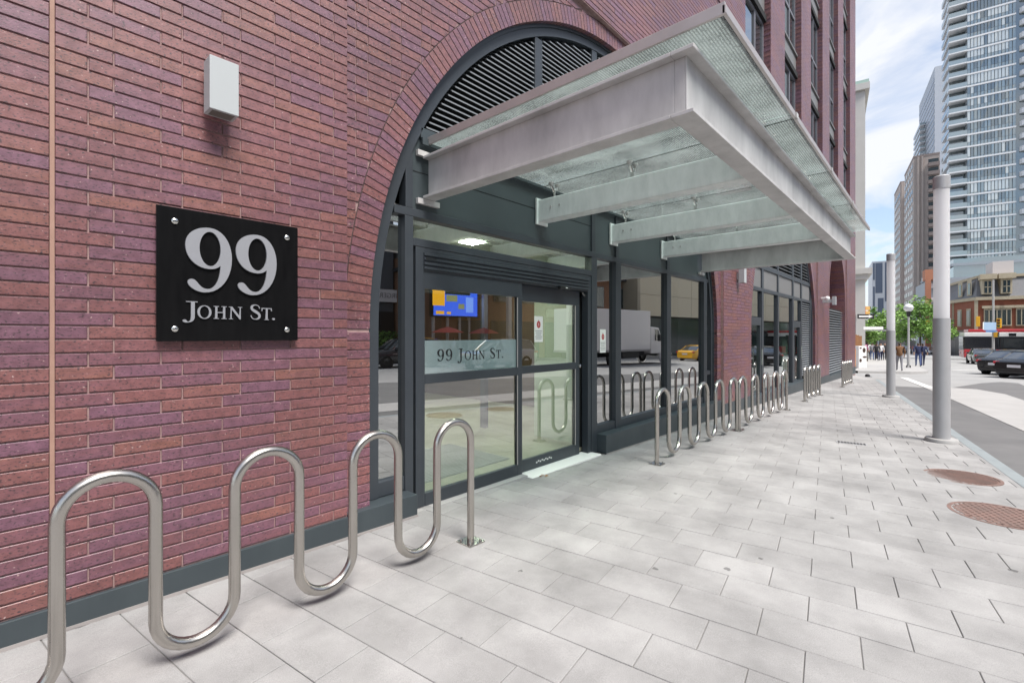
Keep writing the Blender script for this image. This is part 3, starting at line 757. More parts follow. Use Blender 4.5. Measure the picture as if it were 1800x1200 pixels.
# lobby seen through the doors
b = MB()
b.box(XL + .3, 12, .26, 7.5, -.02, .028); b.build('lobby_floor', INFLOOR, BLD)
b = MB(); b.box(2.0, 9.6, .30, 7.5, 2.62, 2.66); b.build('lobby_ceiling', INCEIL, BLD)
b = MB(); b.box(5.30, 5.42, .24, 1.16, .028, 2.62); b.build('lobby_wall', INWALL, BLD)
b = MB(); b.box(2.36, 2.41, .26, 7.5, .028, 2.62); b.box(2.36, 9.6, 6.5, 6.6, .028, 2.62); b.box(7.4, 7.5, .9, 6.5, .028, 2.62); b.build('lobby_panelling', INWOOD, BLD)
b = MB(); b.box(1.9, 2.35, .55, .6, .0, 3.2); b.box(5.43, 9.8, .9, .95, 0, 2.66); b.box(XL, XL + BW, .62, .7, 2.66, 5.6); b.build('unlit_room_sheet', VOID, BLD)  # black sheets put in for the unlit rooms behind the glazing
b = MB(); b.box(5.2, 5.28, 2.1, 2.2, .028, 2.62); b.box(2.4, 5.3, 2.1, 2.2, 2.1, 2.62); b.box(3.75, 3.85, 2.1, 2.2, .028, 2.1); b.build('inner_door_frame', FRAME, BLD)
mt = MB().box(2.45, 4.1, .55, 1.65, .029, .040).build('entry_mat', MATM, BLD)
b = MB()
for i in range(26): b.box(2.46, 4.09, .565 + i * .042, .577 + i * .042, .0402, .0415)
b.build('mat_groove', MATD, mt)
for x, y in ((3.84, .92), (3.2, 3.6), (4.8, 4.2), (6.3, 3)):  # first is the real lamp; the deeper ones are added to brighten the lobby
    lr = MB().box(x - .11, x + .11, y - .11, y + .11, 2.612, 2.619).build('ceiling_or_fill_light', LIGHT, BLD)

# ---------------- second bay: shopfront, with louvred panes
XB2 = BAYS[1]; XC2 = XB2 + BW / 2
arch_frame('arch_frame', XC2, RF, RI, YF, .25, .02)
ZA, ZC = 2.62, 3.20
h = arch_x(XC2, RF, ZA); fr('transom_bar', XC2 - h + .02, XC2 + h - .02, ZA, ZA + .09)
h = arch_x(XC2, RF, ZC); fr('transom_bar', XC2 - h + .02, XC2 + h - .02, ZC, ZC + .10)
V2 = [(13.20, 13.36), (14.80, 14.93), (16.60, 16.78), (17.80, 17.96), (19.28, 19.42)]
for a, c in V2:
    fr('mullion', a, c, -.1, ZA - .001); fr('mullion', a, c, ZA + .091, ZC - .001)
    top = ZS + sqrt(max(.01, RF * RF - (min(abs(a - XC2), RF - .01)) ** 2))
    if top > ZC + .2: fr('mullion', a, c, ZC + .101, top, y0=YF + .006)
e2 = [XC2 - RF, 13.20, 13.36, 14.80, 14.93, 16.60, 16.78, 17.80, 17.96, 19.28, 19.42, XC2 + RF]
GREYP = mat('panel_grey', (.16, .16, .16), .5)
for i in range(0, 12, 2):
    a, c = e2[i], e2[i + 1]
    arch_pane('spandrel_panel', XC2, RF + .01, a, c, ZA + .09, ZC, YF + .03, GREYP)
    if ZS + sqrt(max(0, RF * RF - min(abs(a - XC2), abs(c - XC2)) ** 2)) > ZC + .2:
        louvres(XC2, RF - .01, a, c, ZC + .12, ZS + RF, pitch=.10)
    if i == 8: louvres(XC2, RF, a, c, .15, ZA, pitch=.075)
    elif i in (0, 6):
        s_ = fr('shop_door', max(a, XC2 - RF) + .02, c - .02, 1.75, 1.95, y0=YF + .01)
        x0, x1 = (max(a, 12.05) + .02, c - .02)
        fr('stile', x0, x0 + .09, -.16, 1.75, y0=YF + .01, parent=s_); fr('stile', x1 - .09, x1, -.16, 1.75, y0=YF + .01, parent=s_)
        fr('bottom_rail', x0 + .09, x1 - .09, -.16, .05, y0=YF + .01, parent=s_)
        pane('pane', x0 + .09, x1 - .09, .05, 1.75, m=G_DOOR, parent=s_)
        MB().tube([(x1 - .16, YF - .05, .75), (x1 - .16, YF - .05, 1.15)], .012, 8).build('pull_handle', CHROME, s_)
        pane('window_pane', a, c, 1.97, ZA)
    else:
        arch_pane('window_pane', XC2, RF + .01, a, c, .02, ZA, YG, G_WIN)
arch_pane('louvre_backing', XC2, RF + .03, XC2 - RF, XC2 + RF, ZC, ZS + RF, .26, VOID)
b = MB(); b.box(XB2, XB2 + BW, 1.0, 1.05, -.3, 3.2); b.box(17.9, 19.4, .27, .3, -.3, 2.7); b.build('unlit_room_sheet', VOID, BLD)  # black sheets as the unlit shop interior
b = MB(); b.box(12.1, 13.1, .5, .55, -.2, 2.4); b.box(16.8, 17.7, .5, .55, -.2, 2.4); b.build('shop_wall', INWALL, BLD)
# ---------------- third bay: service louvre
lv = MB().box(XC3 - R3, XC3 - R3 + .05, .12, .2, -.12, 2.62).build('service_louvre', FRAME, BLD)
k = 0
while -.1 + k * .105 < 2.6:
    slat_mesh(XC3 - R3 + .02, XC3 + R3 - .02).build('slat', LOUVRE if k % 2 == 0 else LOUVRE, lv, loc=(0, .14, -.1 + k * .105)); k += 1
MB().box(XC3 - R3, XC3 + R3, .22, .24, -.3, 2.65).build('louvre_backing', VOID, BLD)
# ---------------- upper windows
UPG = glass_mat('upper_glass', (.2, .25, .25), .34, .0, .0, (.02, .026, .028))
heads = [9.65, 13.05, 16.45, 19.85, 23.2]; sills = [ZW, 10.4, 13.8, 17.2, 20.6]
REV = mat('reveal_grey', (.17, .175, .20), .5)
for wi, w in enumerate(wins):
    for s_, h_ in zip(sills, heads):
        wf = MB().box(w, w + .09, .17, .36, s_, h_).box(w + WW - .09, w + WW, .17, .36, s_, h_).box(w + .09, w + WW - .09, .17, .36, s_, s_ + .08).box(w + .09, w + WW - .09, .17, .36, h_ - .08, h_).box(w + WW * .62, w + WW * .62 + .07, .17, .36, s_ + .08, h_ - .08)
        if h_ - s_ > 2: wf.box(w + .09, w + WW - .09, .175, .355, s_ + 1.1, s_ + 1.18)
        f_ = wf.build('window', REV, BLD)
        MB().box(w + .09, w + WW - .09, .205, .215, s_ + .08, h_ - .08).build('pane', UPG, f_)
    for h_, s_ in zip(heads[:-1], sills[1:]):
        sp_ = MB()
        sp_.box(w, w + WW, .15, .36, h_ + .16, s_); sp_.box(w, w + WW, .10, .15, s_ - .06, s_ - .001)
        sp_.build('spandrel', GREYP, BLD)
    for h_ in heads: MB().box(w, w + WW, .10, .36, h_ + .001, h_ + .16).build('window_head', VOID, BLD)
    # toothed brick reveals
    rvm = MB(); rvr = []
    z = ZW
    while z < H - 1.3:
        off = 0 if int(round((z - ZW) / PITCH)) % 2 else .03
        rvm.box(w + WW - .006 - off * .3, w + WW + .003, .004, .17, z, z + PITCH - .009); rvr += [rb.random()] * 6
        rvm.box(w - .003, w + .006, .004, .17, z, z + PITCH - .009); rvr += [rb.random()] * 6; z += PITCH
    tag(rvm.build('window_reveal', BRICK, BLD, attr=rvr), kind='stuff')
    sb = MB(); srr = []
    for i in range(27): sb.box(w + i * .08 + .004, w + i * .08 + .076, -.02, .3, ZW - .1, ZW - .002); srr += [rb.random()] * 6
    tag(sb.build('sill_bricks', BRICK, BLD, attr=srr), kind='stuff')
b = MB(); b.box(X0, XE, .4, .5, ZW, H - 1); b.build('unlit_room_sheet', VOID, BLD)  # black sheet standing in for unlit rooms behind the upper windows
# ================================================================== CANOPY
CAN = thing('entrance_canopy', 'steel and fritted glass canopy projecting over the glass entrance doors', 'canopy')
CX0, CX1, CY0, CY1, CZ0, CZ1 = 2.513, 9.12, .14, -2.256, 2.70, 3.07
def ibeam_y(name, x, y0, y1, parent=CAN):                     # I-section along Y, flange x..x+.13
    p = MB(); tf = .022
    p.box(x, x + .13, y1, y0, CZ0, CZ0 + tf).box(x, x + .13, y1, y0, CZ1 - tf, CZ1).box(x + .06, x + .072, y1, y0, CZ0 + tf, CZ1 - tf)
    return p.build(name, STEEL, parent, bevel=.003)
ibeam_y('side_beam', CX0, CY0 - .02, CY1 + .131); ibeam_y('side_beam', CX1 - .13, CY0 - .02, CY1 + .131)
p = MB(); tf = .022
p.box(CX0, CX1, CY1, CY1 + .13, CZ0, CZ0 + tf).box(CX0, CX1, CY1, CY1 + .13, CZ1 - tf, CZ1).box(CX0 + .06, CX1 - .06, CY1 + .06, CY1 + .072, CZ0 + tf, CZ1 - tf)
p.box(CX0 + .06, CX0 + .072, CY1 + .072, CY1 + .131, CZ0 + tf, CZ1 - tf).box(CX1 - .072, CX1 - .06, CY1 + .072, CY1 + .131, CZ0 + tf, CZ1 - tf)
p.build('front_beam', STEEL, CAN, bevel=.003)
for x in (CX0 - .05, CX1 - .16):
    MB().box(x, x + .24, CY0 - .02, CY0 + .015, CZ0 - .05, CZ0 - .001).build('end_plate', STEEL, CAN, bevel=.002)
    MB().box(x, x + .24, CY0 - .02, CY0 + .015, CZ1 + .001, CZ1 + .05).build('end_plate', STEEL, CAN, bevel=.002)
TX = [4.20, 5.81, 7.43]
def spider(x, y):
    s = MB(); s.tube([(x, y, 3.03), (x, y, 3.115)], .017, 10)
    s.tube([(x, y, 3.10), (x - .055, y, 3.165)], [.016, .011], 8); s.tube([(x, y, 3.10), (x + .055, y, 3.165)], [.016, .011], 8)
    o = s.build('spider_fitting', CHROME, CAN, smooth=True)
    for q in (-.055, .055):
        d = MB(); d.lathe([(.001, 0), (.014, .002), (.030, .026), (.030, .034), (.001, .034)], 14, (x + q, y, 3.160)); d.cyl(x + q, y, 3.125, 3.16, .009, 8)
        d.build('glass_clamp', STEEL, o, smooth=True)
for x in TX:
    MB().box(x - .075, x + .075, CY1 + .10, CY0, 2.785, 3.03).build('cross_tube', GALV, CAN, bevel=.012)
    MB().box(x - .10, x + .10, CY0 - .012, CY0 + .01, 2.755, 3.05).build('end_plate', GALV, CAN, bevel=.002)
    for y in (-.04, -1.0, -1.9): spider(x, y)
    for y in (-.05, -.17, CY1 + .2, CY1 + .3):
        bo = MB().cyl(0, 0, 0, .008, .013, 6).build('bolt_head', STEEL, CAN, loc=(x - .0745, y, 2.92)); bo.rotation_euler = (0, R(-90), 0)
gx = [2.585, 4.20, 5.81, 7.43, 9.49]
for i in range(4):
    MB().box(gx[i] + (.008 if i else 0), gx[i + 1] - .008, -2.385, .10, 3.195, 3.217).build('glass_panel', G_FRIT, CAN)
MB().box(2.565, 2.584, -2.40, .12, 3.185, 3.250).build('edge_trim', TRIM, CAN, bevel=.002)
for i in range(4): MB().box(gx[i] + (.006 if i else -.02), gx[i + 1] - .006, -2.405, -2.386, 3.187, 3.232).build('edge_trim', TRIM, CAN, bevel=.002)
for i in (1, 2, 3): MB().box(gx[i] - .03, gx[i] + .03, -2.414, -2.406, 3.19, 3.228).build('trim_clip', STEEL, CAN)
MB().box(2.5, 9.5, .105, .128, 3.17, 3.23).build('wall_channel', PANEL, CAN)

# ================================================================== LETTERS
def bez(p0, p1, p2, p3, n=10):
    return [tuple((1 - t) ** 3 * a + 3 * (1 - t) ** 2 * t * b_ + 3 * (1 - t) * t * t * c + t ** 3 * d for a, b_, c, d in zip(p0, p1, p2, p3)) for t in [i / n for i in range(1, n + 1)]]
def path(start, *segs):
    pts = [start]
    for s in segs:
        if len(s) == 3: pts += bez(pts[-1], *s)
        else: pts.append(s)
    return pts
def ell(cx_, cy_, rx, ry, n=36): return [(cx_ + rx * cos(2 * pi * i / n), cy_ + ry * sin(2 * pi * i / n)) for i in range(n)]
def stroke(pts, ws):
    m = len(pts); Lp, Rp = [], []
    for i, (x, y) in enumerate(pts):
        a, b_ = pts[max(i - 1, 0)], pts[min(i + 1, m - 1)]; dx, dy = b_[0] - a[0], b_[1] - a[1]; q = hypot(dx, dy) or 1
        w = ws[i] / 2; Lp.append((x - dy / q * w, y + dx / q * w)); Rp.append((x + dy / q * w, y - dx / q * w))
    return Lp + Rp[::-1]
sc_ = path((.60, .74), ((.58, .90), (.48, .965), (.35, .965)), ((.20, .965), (.10, .88), (.11, .75)), ((.12, .58), (.58, .50), (.60, .27)), ((.61, .12), (.50, .035), (.34, .035)), ((.20, .035), (.09, .12), (.07, .28)))
sw = []
for i in range(len(sc_)):
    t = i / (len(sc_) - 1); sw.append(.05 + .13 * max(0, 1 - abs(t - .5) / .30) ** .8)
GLY = {
 '9': (.74, [path((0, .70), ((0, .87), (.15, 1), (.38, 1)), ((.60, 1), (.74, .80), (.74, .55)), ((.74, .25), (.55, 0), (.29, 0)), ((.16, 0), (.04, .08), (.035, .14)), ((.035, .18), (.07, .195), (.10, .195)), ((.19, .195), (.20, .055), (.34, .055)), ((.48, .055), (.55, .25), (.55, .43)), ((.50, .385), (.44, .365), (.37, .365)), ((.15, .365), (0, .52), (0, .70))), ell(.384, .676, .169, .265)]),
 'H': (.90, [[(.02, 0), (.36, 0), (.36, .05), (.26, .05), (.26, .47), (.64, .47), (.64, .05), (.54, .05), (.54, 0), (.88, 0), (.88, .05), (.78, .05), (.78, .95), (.88, .95), (.88, 1), (.54, 1), (.54, .95), (.64, .95), (.64, .54), (.26, .54), (.26, .95), (.36, .95), (.36, 1), (.02, 1), (.02, .95), (.12, .95), (.12, .05), (.02, .05)]]),
 'N': (.92, [[(.02, 0), (.29, 0), (.29, .05), (.19, .05), (.19, .78), (.72, 0), (.79, 0), (.79, .95), (.89, .95), (.89, 1), (.62, 1), (.62, .95), (.72, .95), (.72, .25), (.23, 1), (.02, 1), (.02, .95), (.12, .95), (.12, .05), (.02, .05)]]),
 'T': (.80, [[(.24, 0), (.56, 0), (.56, .05), (.47, .05), (.47, .93), (.70, .93), (.74, .74), (.79, .74), (.77, 1), (.03, 1), (.01, .74), (.06, .74), (.10, .93), (.33, .93), (.33, .05), (.24, .05)]]),
 'J': (.60, [path((.14, 1), (.62, 1), (.62, .95), (.50, .95), (.50, .12), ((.50, -.15), (.35, -.25), (.15, -.25)), ((.05, -.25), (0, -.2), (0, -.14)), ((0, -.08), (.10, -.05), (.14, -.10)), ((.17, -.14), (.18, -.19), (.22, -.19)), ((.32, -.19), (.34, -.05), (.34, .12)), (.34, .95), (.14, .95))]),
 'O': (1.0, [ell(.48, .5, .47, .52), ell(.48, .5, .31, .46)]),
 'S': (.70, [stroke(sc_, sw)]),
 '.': (.24, [ell(.1, .09, .09, .09, 16)]),
}
def letters(spec, depth, name, m, parent, y, mirror=False):
    """spec: (glyph, x, z, height, squeeze); returns one mesh per glyph, lying in the wall plane at depth y"""
    out = []
    for gch, x, z, hgt, sq in spec:
        cu = bpy.data.curves.new(name, 'CURVE'); cu.dimensions = '2D'; cu.fill_mode = 'BOTH'; cu.extrude = depth / 2; cu.bevel_depth = 0
        for c in GLY[gch][1]:
            spn = cu.splines.new('POLY'); spn.points.add(len(c) - 1); spn.use_cyclic_u = True
            for pnt, (a, b_) in zip(spn.points, c): pnt.co = (a * hgt * sq, b_ * hgt, 0, 1)
        t = bpy.data.objects.new('t', cu); COL.objects.link(t)
        me = bpy.data.meshes.new_from_object(t); bpy.data.objects.remove(t); me.name = name
        me.materials.clear(); me.materials.append(m)
        o = link(name, me, None, parent); o.location = (x, y, z); o.rotation_euler = (R(90), 0, 0); out.append(o)
    return out
# address sign: measured on the wall, 0.588..1.359 by 1.465..2.222
SGN = thing('address_sign', 'square black address plaque reading 99 John St. bolted to the brick wall', 'sign', (0, 0, 0))
MB().box(.588, 1.359, -.040, -.022, 1.465, 2.222).build('panel', SIGNB, SGN, bevel=.0015)
yl = -.0465
letters([('9', .720, 1.750, .381, .845), ('9', .980, 1.750, .381, .845)], .012, 'numeral', SILVER, SGN, yl)
letters([('J', .708, 1.597, .098, 1.20), ('O', .779, 1.597, .076, 1.00), ('H', .861, 1.597, .076, 1.05), ('N', .942, 1.597, .076, 1.10),
         ('S', 1.060, 1.597, .096, .98), ('T', 1.127, 1.597, .076, 1.06), ('.', 1.192, 1.597, .076, 1.2)], .008, 'letter', SILVER, SGN, yl + .002)
for x in (.672, 1.287):
    for z in (1.535, 2.143):
        bo = MB().lathe([(.001, 0), (.0165, .001), (.0165, .006), (.012, .010), (.001, .011)], 20).build('bolt', CHROME, SGN, smooth=True, loc=(x, -.040, z)); bo.rotation_euler = (R(90), 0, 0)
        MB().box(x - .008, x + .008, -.022, 0, z - .008, z + .008).build('standoff', STEEL, SGN)
# frosted band and lettering on the fixed door leaf
YFB = YF + .008 + .02 - .0006
FB = MB().box(2.552, 3.784, YFB - .0006, YFB, 1.155, 1.452).build('frosted_band', G_FROST, fx)
letters([('9', 2.70, 1.262, .110, .98), ('9', 2.80, 1.262, .110, .98), ('J', 2.945, 1.262, .110, .95), ('O', 3.035, 1.262, .085, 1.05), ('H', 3.13, 1.262, .085, 1.05), ('N', 3.225, 1.262, .085, 1.05),
         ('S', 3.38, 1.262, .108, 1.0), ('T', 3.47, 1.262, .085, 1.05), ('.', 3.555, 1.262, .085, 1.2)], .0008, 'letter', BLACKT, fx, YFB - .0022)
def notice(name, label, x, z, w, h, y):
    t = thing(name, label, 'notice', (x, y, z), 0, 'notices taped inside the entrance glass')
    MB().box(0, w, -.0012, 0, 0, h).build('sheet', PAPER, t)
    p = MB(); p.lathe([(.001, 0), (w * .22, 0), (w * .22, .0006), (.001, .0006)], 20); o = p.build('red_emblem', INKR, t, loc=(w / 2, -.0013, h * .68)); o.rotation_euler = (R(90), 0, 0); o.scale = (1, 1.25, 1)
    MB().prism([(w * .52, h * .78), (w * .44, h * .67), (w * .50, h * .68), (w * .47, h * .58), (w * .56, h * .70), (w * .50, h * .69)], -.0024, -.0020).build('white_bolt', PAPER, t)
    MB().prism([(w * .5, h * .80), (w * .44, h * .86), (w * .52, h * .84), (w * .58, h * .87)], -.0016, -.0013).build('red_flame', INKR, t)
    b = MB()
    for i in range(5):
        q = .10 + .05 * (i % 3); b.box(w * q, w * (1 - q), -.0017, -.0013, h * (.42 - i * .075), h * (.445 - i * .075))
    b.build('text_line', INK, t)
    return t
notice('notice', 'white notice with red emblem taped to the sliding entrance door', 4.17, 1.42, .155, .30, YR + .019)
notice('notice', 'white notice with red emblem on the narrow window beside the doors', 5.52, 1.26, .15, .32, YG - .001)

# ================================================================== WALL LAMPS AND CAMERA
def wall_lamp(x, z, w, h, d, so_, label):
    t = thing('wall_lamp', label, 'wall lamp', (x, 0, z), 0, 'grey box lamps on the brick piers')
    MB().box(.012, w - .012, -so_ - d, -so_, 0, h).build('housing', LAMPG, t, bevel=.003)
    MB().box(.03, w - .03, -so_ - d + .018, -so_ - .018, -.002, .0).build('lens', LAMPD, t)
    MB().box(.03, w - .03, -so_ - d + .018, -so_ - .018, h, h + .002).build('lens', LAMPD, t)
    MB().box(w * .5 - .055, w * .5 + .055, -so_, 0, h * .28, h * .68).build('mounting_box', LAMPG, t, bevel=.002)
    return t
wall_lamp(.800, 2.795, .175, .305, .115, .045, 'pale grey box wall lamp on the brick above the address sign')
wall_lamp(10.70, 2.62, .18, .31, .115, .045, 'pale grey box wall lamp on the pier between the two arches')
wall_lamp(20.75, 2.62, .18, .31, .115, .30, 'pale grey box wall lamp beside the white security camera')
t = thing('security_camera', 'small white dome security camera on the brick pier by the second arch', 'camera', (20.45, -.02, 2.86))
MB().box(-.05, .05, -.12, .02, -.03, .03).build('bracket', WHITE, t, bevel=.01); MB().ball((0, -.18, -.02), .085, 16).build('dome', WHITE, t, smooth=True)
MB().ball((.0, -.245, -.03), .03, 10).build('lens', BLACKT, t, smooth=True)

# ================================================================== BIKE RACKS
def rack(name, label, xa, xz, y, arches, left_open=False, h=.92, r=.0265):
    """serpentine tube: post, arch, valley, arch ... post, following the ground"""
    n = arches * 2 - 1; sp = (xz - xa) / n; pts = []
    cr_ = sp / 2
    def G(x): return g(x)
    zt, zb = h - r - cr_, .048 + r + cr_
    pts.append((xa, y, G(xa) + .005))
    for i in range(n):
        cxm = xa + (i + .5) * sp; gm = G(cxm); up_ = i % 2 == 0
        if up_:
            pts += [(cxm - cr_, y, gm + zb + (zt - zb) * k) for k in (.15, .5, .85)]
            pts += [(cxm - cr_ * cos(pi * k / 16), y, gm + zt + cr_ * sin(pi * k / 16)) for k in range(17)]
        else:
            pts += [(cxm - cr_, y, gm + zb + (zt - zb) * k) for k in (.85, .5, .15)]
            pts += [(cxm - cr_ * cos(pi * k / 16), y, gm + zb - cr_ * sin(pi * k / 16)) for k in range(17)]
    gm = G(xz); pts += [(xz, y, gm + k) for k in (.55, .3, .005)]
    t = thing('bike_rack', label, 'bike rack', (0, 0, 0), 0, 'wave bike racks along the building')
    MB().tube(pts, r, 14).build('tube', STAIN, t, smooth=True)
    for x in (xa, xz):
        z = G(x)
        MB().box(x - .075, x + .075, y - .075, y + .075, z - .002, z + .010).build('base_plate', STAIN, t, bevel=.002)
        for sx in (-.05, .05):
            for sy in (-.05, .05):
                MB().cyl(x + sx, y + sy, z + .010, z + .026, .0085, 6).build('bolt', CHROME, t)
    return t
YRK = -.695
rack('r', 'nearest stainless wave bike rack, below the address sign', 2.331 - .311 * 9, 2.331, YRK, 5)
rack('r', 'stainless wave bike rack in front of the entrance windows', 5.392, 8.42, YRK, 5)
rack('r', 'stainless wave bike rack in front of the pier between the arches', 8.56, 11.93, YRK, 5)
rack('r', 'short stainless wave bike rack before the second arch shopfront', 14.05, 16.15, YRK + .04, 4)
rack('r', 'farthest stainless wave bike rack, near the building corner', 19.9, 22.25, YRK - .03, 5)

# ================================================================== STREET FURNITURE
def light_pole(x, y, label):
    z = g(x); t = thing('light_pole', label, 'light pole', (x, y, z), 0, 'cylindrical light columns along the kerb')
    MB().lathe([(.001, -.02), (.195, -.02), (.20, .035), (.19, .055), (.001, .058)], 28).build('concrete_foot', CONC, t, smooth=True)
    MB().lathe([(.104, .055), (.104, 1.90), (.001, 1.90)], 40).build('shaft', POLE, t, smooth=True)
    MB().lathe([(.096, 1.90), (.096, 3.90)], 40).build('diffuser', ACRYL, t, smooth=True)
    MB().lathe([(.103, 3.89), (.103, 4.075), (.09, 4.09), (.001, 4.09)], 40).build('cap', POLE, t, smooth=True)
    return t
x, y = gp(1655, 776); light_pole(x, y, 'nearer grey and white cylindrical light column at the kerb')
x, y = gp(1566, 698); light_pole(x, y, 'farther grey and white cylindrical light column at the kerb')
def manhole(x, y, r, kind, label, rz):
    t = thing('manhole_cover', label, 'manhole cover', (x, y, g(x) + .002), rz)
    t.rotation_euler = (0, M_SLOPE, rz)
    MB().lathe([(r, -.01), (r, .003), (r - .03, .003), (r - .03, -.004)], 48).build('rim', RUST, t, smooth=True)
    MB().lathe([(.001, -.001), (r - .034, -.001), (r - .034, -.01)], 48).build('plate', RUST if kind == 'bars' else RUSTD, t)
    b = MB(); rr_ = r - .045; pit = .042 if kind == 'bars' else .048
    k = -int(rr_ / pit)
    while k * pit < rr_:
        yy = k * pit; h_ = sqrt(max(0, rr_ ** 2 - yy ** 2))
        if kind == 'bars':
            b.box(-h_, h_, yy - .012, yy + .012, -.001, .0045)
        else:
            b.box(-h_, h_, yy - .013, yy + .013, -.0012, .0038); b.box(yy - .013, yy + .013, -h_, h_, -.0014, .0036)
        k += 1
    b.build('raised_ribs', RUST, t)
    return t
x, y = gp(1690, 838); manhole(x, y, .335, 'bars', 'rusty ribbed manhole cover in the paving, nearer the light column', R(60))
x, y = gp(1763, 906); manhole(x, y, .36, 'grid', 'rusty grid-pattern manhole cover in the paving, cut by the photo edge', R(20))
x, y = gp(1497, 779)
t = thing('drain_grate', 'small perforated metal drain grate set in the paving', 'drain', (x, y, g(x) + .003), R(-80)); t.rotation_euler = (0, M_SLOPE, R(-78))
MB().box(-.19, .19, -.07, .07, -.004, .003).build('frame', POLE, t)
b = MB()
for i in range(9):
    for j in range(3): b.box(-.172 + i * .039, -.144 + i * .039, -.058 + j * .041, -.028 + j * .041, .0032, .0045)
b.build('hole', VOID, t)
# black cap lying on the corner pavement
x, y = gp(1525, 662); capm = mat('cap_black', (.015, .015, .017), .8)
t = thing('cap', 'black peaked cap lying on the pale corner pavement', 'cap', (x, y, g(x)), R(-50))
MB().lathe([(.10, 0), (.105, .04), (.085, .10), (.04, .13), (.001, .135)], 18).build('crown', capm, t, smooth=True)
MB().prism([(.06, -.09), (.17, -.07), (.22, 0), (.17, .07), (.06, .09)], .004, .016, 'z').build('peak', capm, t)
# dry leaves by the threshold
leafm = mat('dry_leaf', (.30, .14, .04), .8)
t = thing('dry_leaves', 'small clump of orange dry leaves at the door threshold', 'leaves', (4.0, -.03, g(4) + .004))
for i in range(9):
    a = i * .7; xx, yy = rb.uniform(-.05, .05), rb.uniform(-.025, .02)
    MB().quad((0, 0, .004), (.018, .008, .010), (.036, 0, .005), (.018, -.009, .002)).build('leaf', leafm, t, loc=(xx, yy, 0)).rotation_euler = (rb.uniform(-.3, .3), rb.uniform(-.4, .3), a)
# ================================================================== BACKGROUND
def road_z(x): return g(x) - .135
M_ = mat
BEIGE = M_('beige_precast', (.47, .41, .375), .85, noise=(.42, .36, .33), nscale=.3)
BEIGED = M_('beige_balcony', (.29, .24, .225), .85)
TWHITE = M_('tower_white', (.66, .67, .69), .6)
TGREY = M_('tower_grey', (.30, .33, .36), .6)
PALEST = M_('pale_stone', (.58, .57, .54), .85, noise=(.52, .51, .48), nscale=.8)
COPPER = M_('green_copper', (.40, .55, .48), .6)
OBR = M_('orange_brick', (.27, .085, .042), .85, noise=(.19, .06, .034), nscale=3)
CREAM = M_('cream_trim', (.46, .40, .29), .8, noise=(.36, .30, .21), nscale=2)
SLATE = M_('slate_roof', (.13, .135, .145), .7, noise=(.17, .17, .18), nscale=4)
DARKSH = M_('dark_shopfront', (.035, .03, .03), .4)
FAR1 = M_('far_grey_tower', (.42, .45, .50), .6); FAR2 = M_('far_blue_window', (.13, .16, .22), .3)
TCOTTA = M_('terracotta_panel', (.40, .17, .10), .8)
def kbox(name, u0, u1, v0, v1, z0, z1, m, parent, drape=False):
    return MB().obox(u0, u1, v0, v1, z0, z1, drape).build(name, m, parent)
def uv(px, dep):
    x, y = at(px, dep); return x * KC + y * KS, -x * KS + y * KC
def dvu(px, u):                                                # v where the photo column crosses the plane u
    lo, hi = 5, 900
    for _ in range(60):
        mid = (lo + hi) / 2
        if uv(px, mid)[0] < u: lo = mid
        else: hi = mid
    return uv(px, lo)[1], lo

# pale stone building next along the street
T = thing('stone_building', 'pale stone corner building with cornices just past the brick building', 'building')
u0 = 46.0; v1, ds = dvu(1517.5, u0)
zc, zs0, zs1, zs2 = zat(160, ds), zat(491, ds), zat(482, ds), zat(472, ds)
kbox('wall', u0, u0 + 26, v1, v1 + 16, -2, zc, PALEST, T)
kbox('cornice', u0 - .35, u0 + 26.3, v1 - .40, v1 + 16, zc, zc + .5, PALEST, T); kbox('copper_roof', u0 - .3, u0 + 26.2, v1 - .35, v1 + 16, zc + .5, zc + .75, COPPER, T)
kbox('string_course', u0 - .3, u0 + 26.2, v1 - .30, v1 + 16, zs0, zs1, PALEST, T); kbox('string_course', u0 - .45, u0 + 26.3, v1 - .55, v1 + 16, zs1, zs2, PALEST, T)
kbox('corner_pier', u0 - .1, u0 + 1.0, v1 - .12, v1 + 1.0, -2, zc, PALEST, T)
kbox('base_course', u0 - .12, u0 + 26, v1 - .14, v1 + 16, -2, .6, PALEST, T)

# glass condominium tower with balconies
T = thing('condo_tower', 'tall pale glass condominium tower with white balconies at right', 'building')
UT = 160.0; vt, dt = dvu(1700, UT); vr = dvu(1786, UT)[0]; FH = 3.0
NF = 44; DEEP = 24
kbox('core', UT + .4, UT + DEEP, vr - 26, vt - .4, -4, NF * FH + 3, TGREY, T)
sl_ = MB(); rng = random.Random(5); gm = {k: MB() for k in 'abc'}; win = MB()
for f in range(NF):
    z = f * FH + .6
    sl_.obox(UT - .12, UT + .4, vr, vt, z - .38, z)                # spandrel band
    nb = 14; wv = (vt - vr) / nb
    blind = rng.random() < .22
    for k in range(nb):
        a, c = vr + k * wv + .06, vr + (k + 1) * wv - .06
        key = 'c' if (k in (0, 1)) else ('b' if blind and rng.random() < .85 else ('a' if rng.random() < .62 else 'b' if rng.random() < .25 else 'c'))
        o1, o2 = UT + rng.uniform(-.02, .02), UT + rng.uniform(-.02, .02)
        zs = z + (.9 if f % 3 else .3)
        for za, zb, kk in ((z, zs, 'c'), (zs + .05, z + FH - .43, key)):
            p = [(*K(o1, a), za), (*K(o2, c), za), (*K(o2 + rng.uniform(-.03, .03), c), zb), (*K(o1 + rng.uniform(-.03, .03), a), zb)]
            gm[kk].quad(*p[::-1])
sl_.build('spandrel_bands', TWHITE, T)
for k_, n_, m_ in (('a', 'dark_panes', G_TOWERD), ('b', 'blind_panes', G_TOWERL), ('c', 'tinted_panes', G_TOWER)): tag(gm[k_].build(n_, m_, T), kind='stuff')
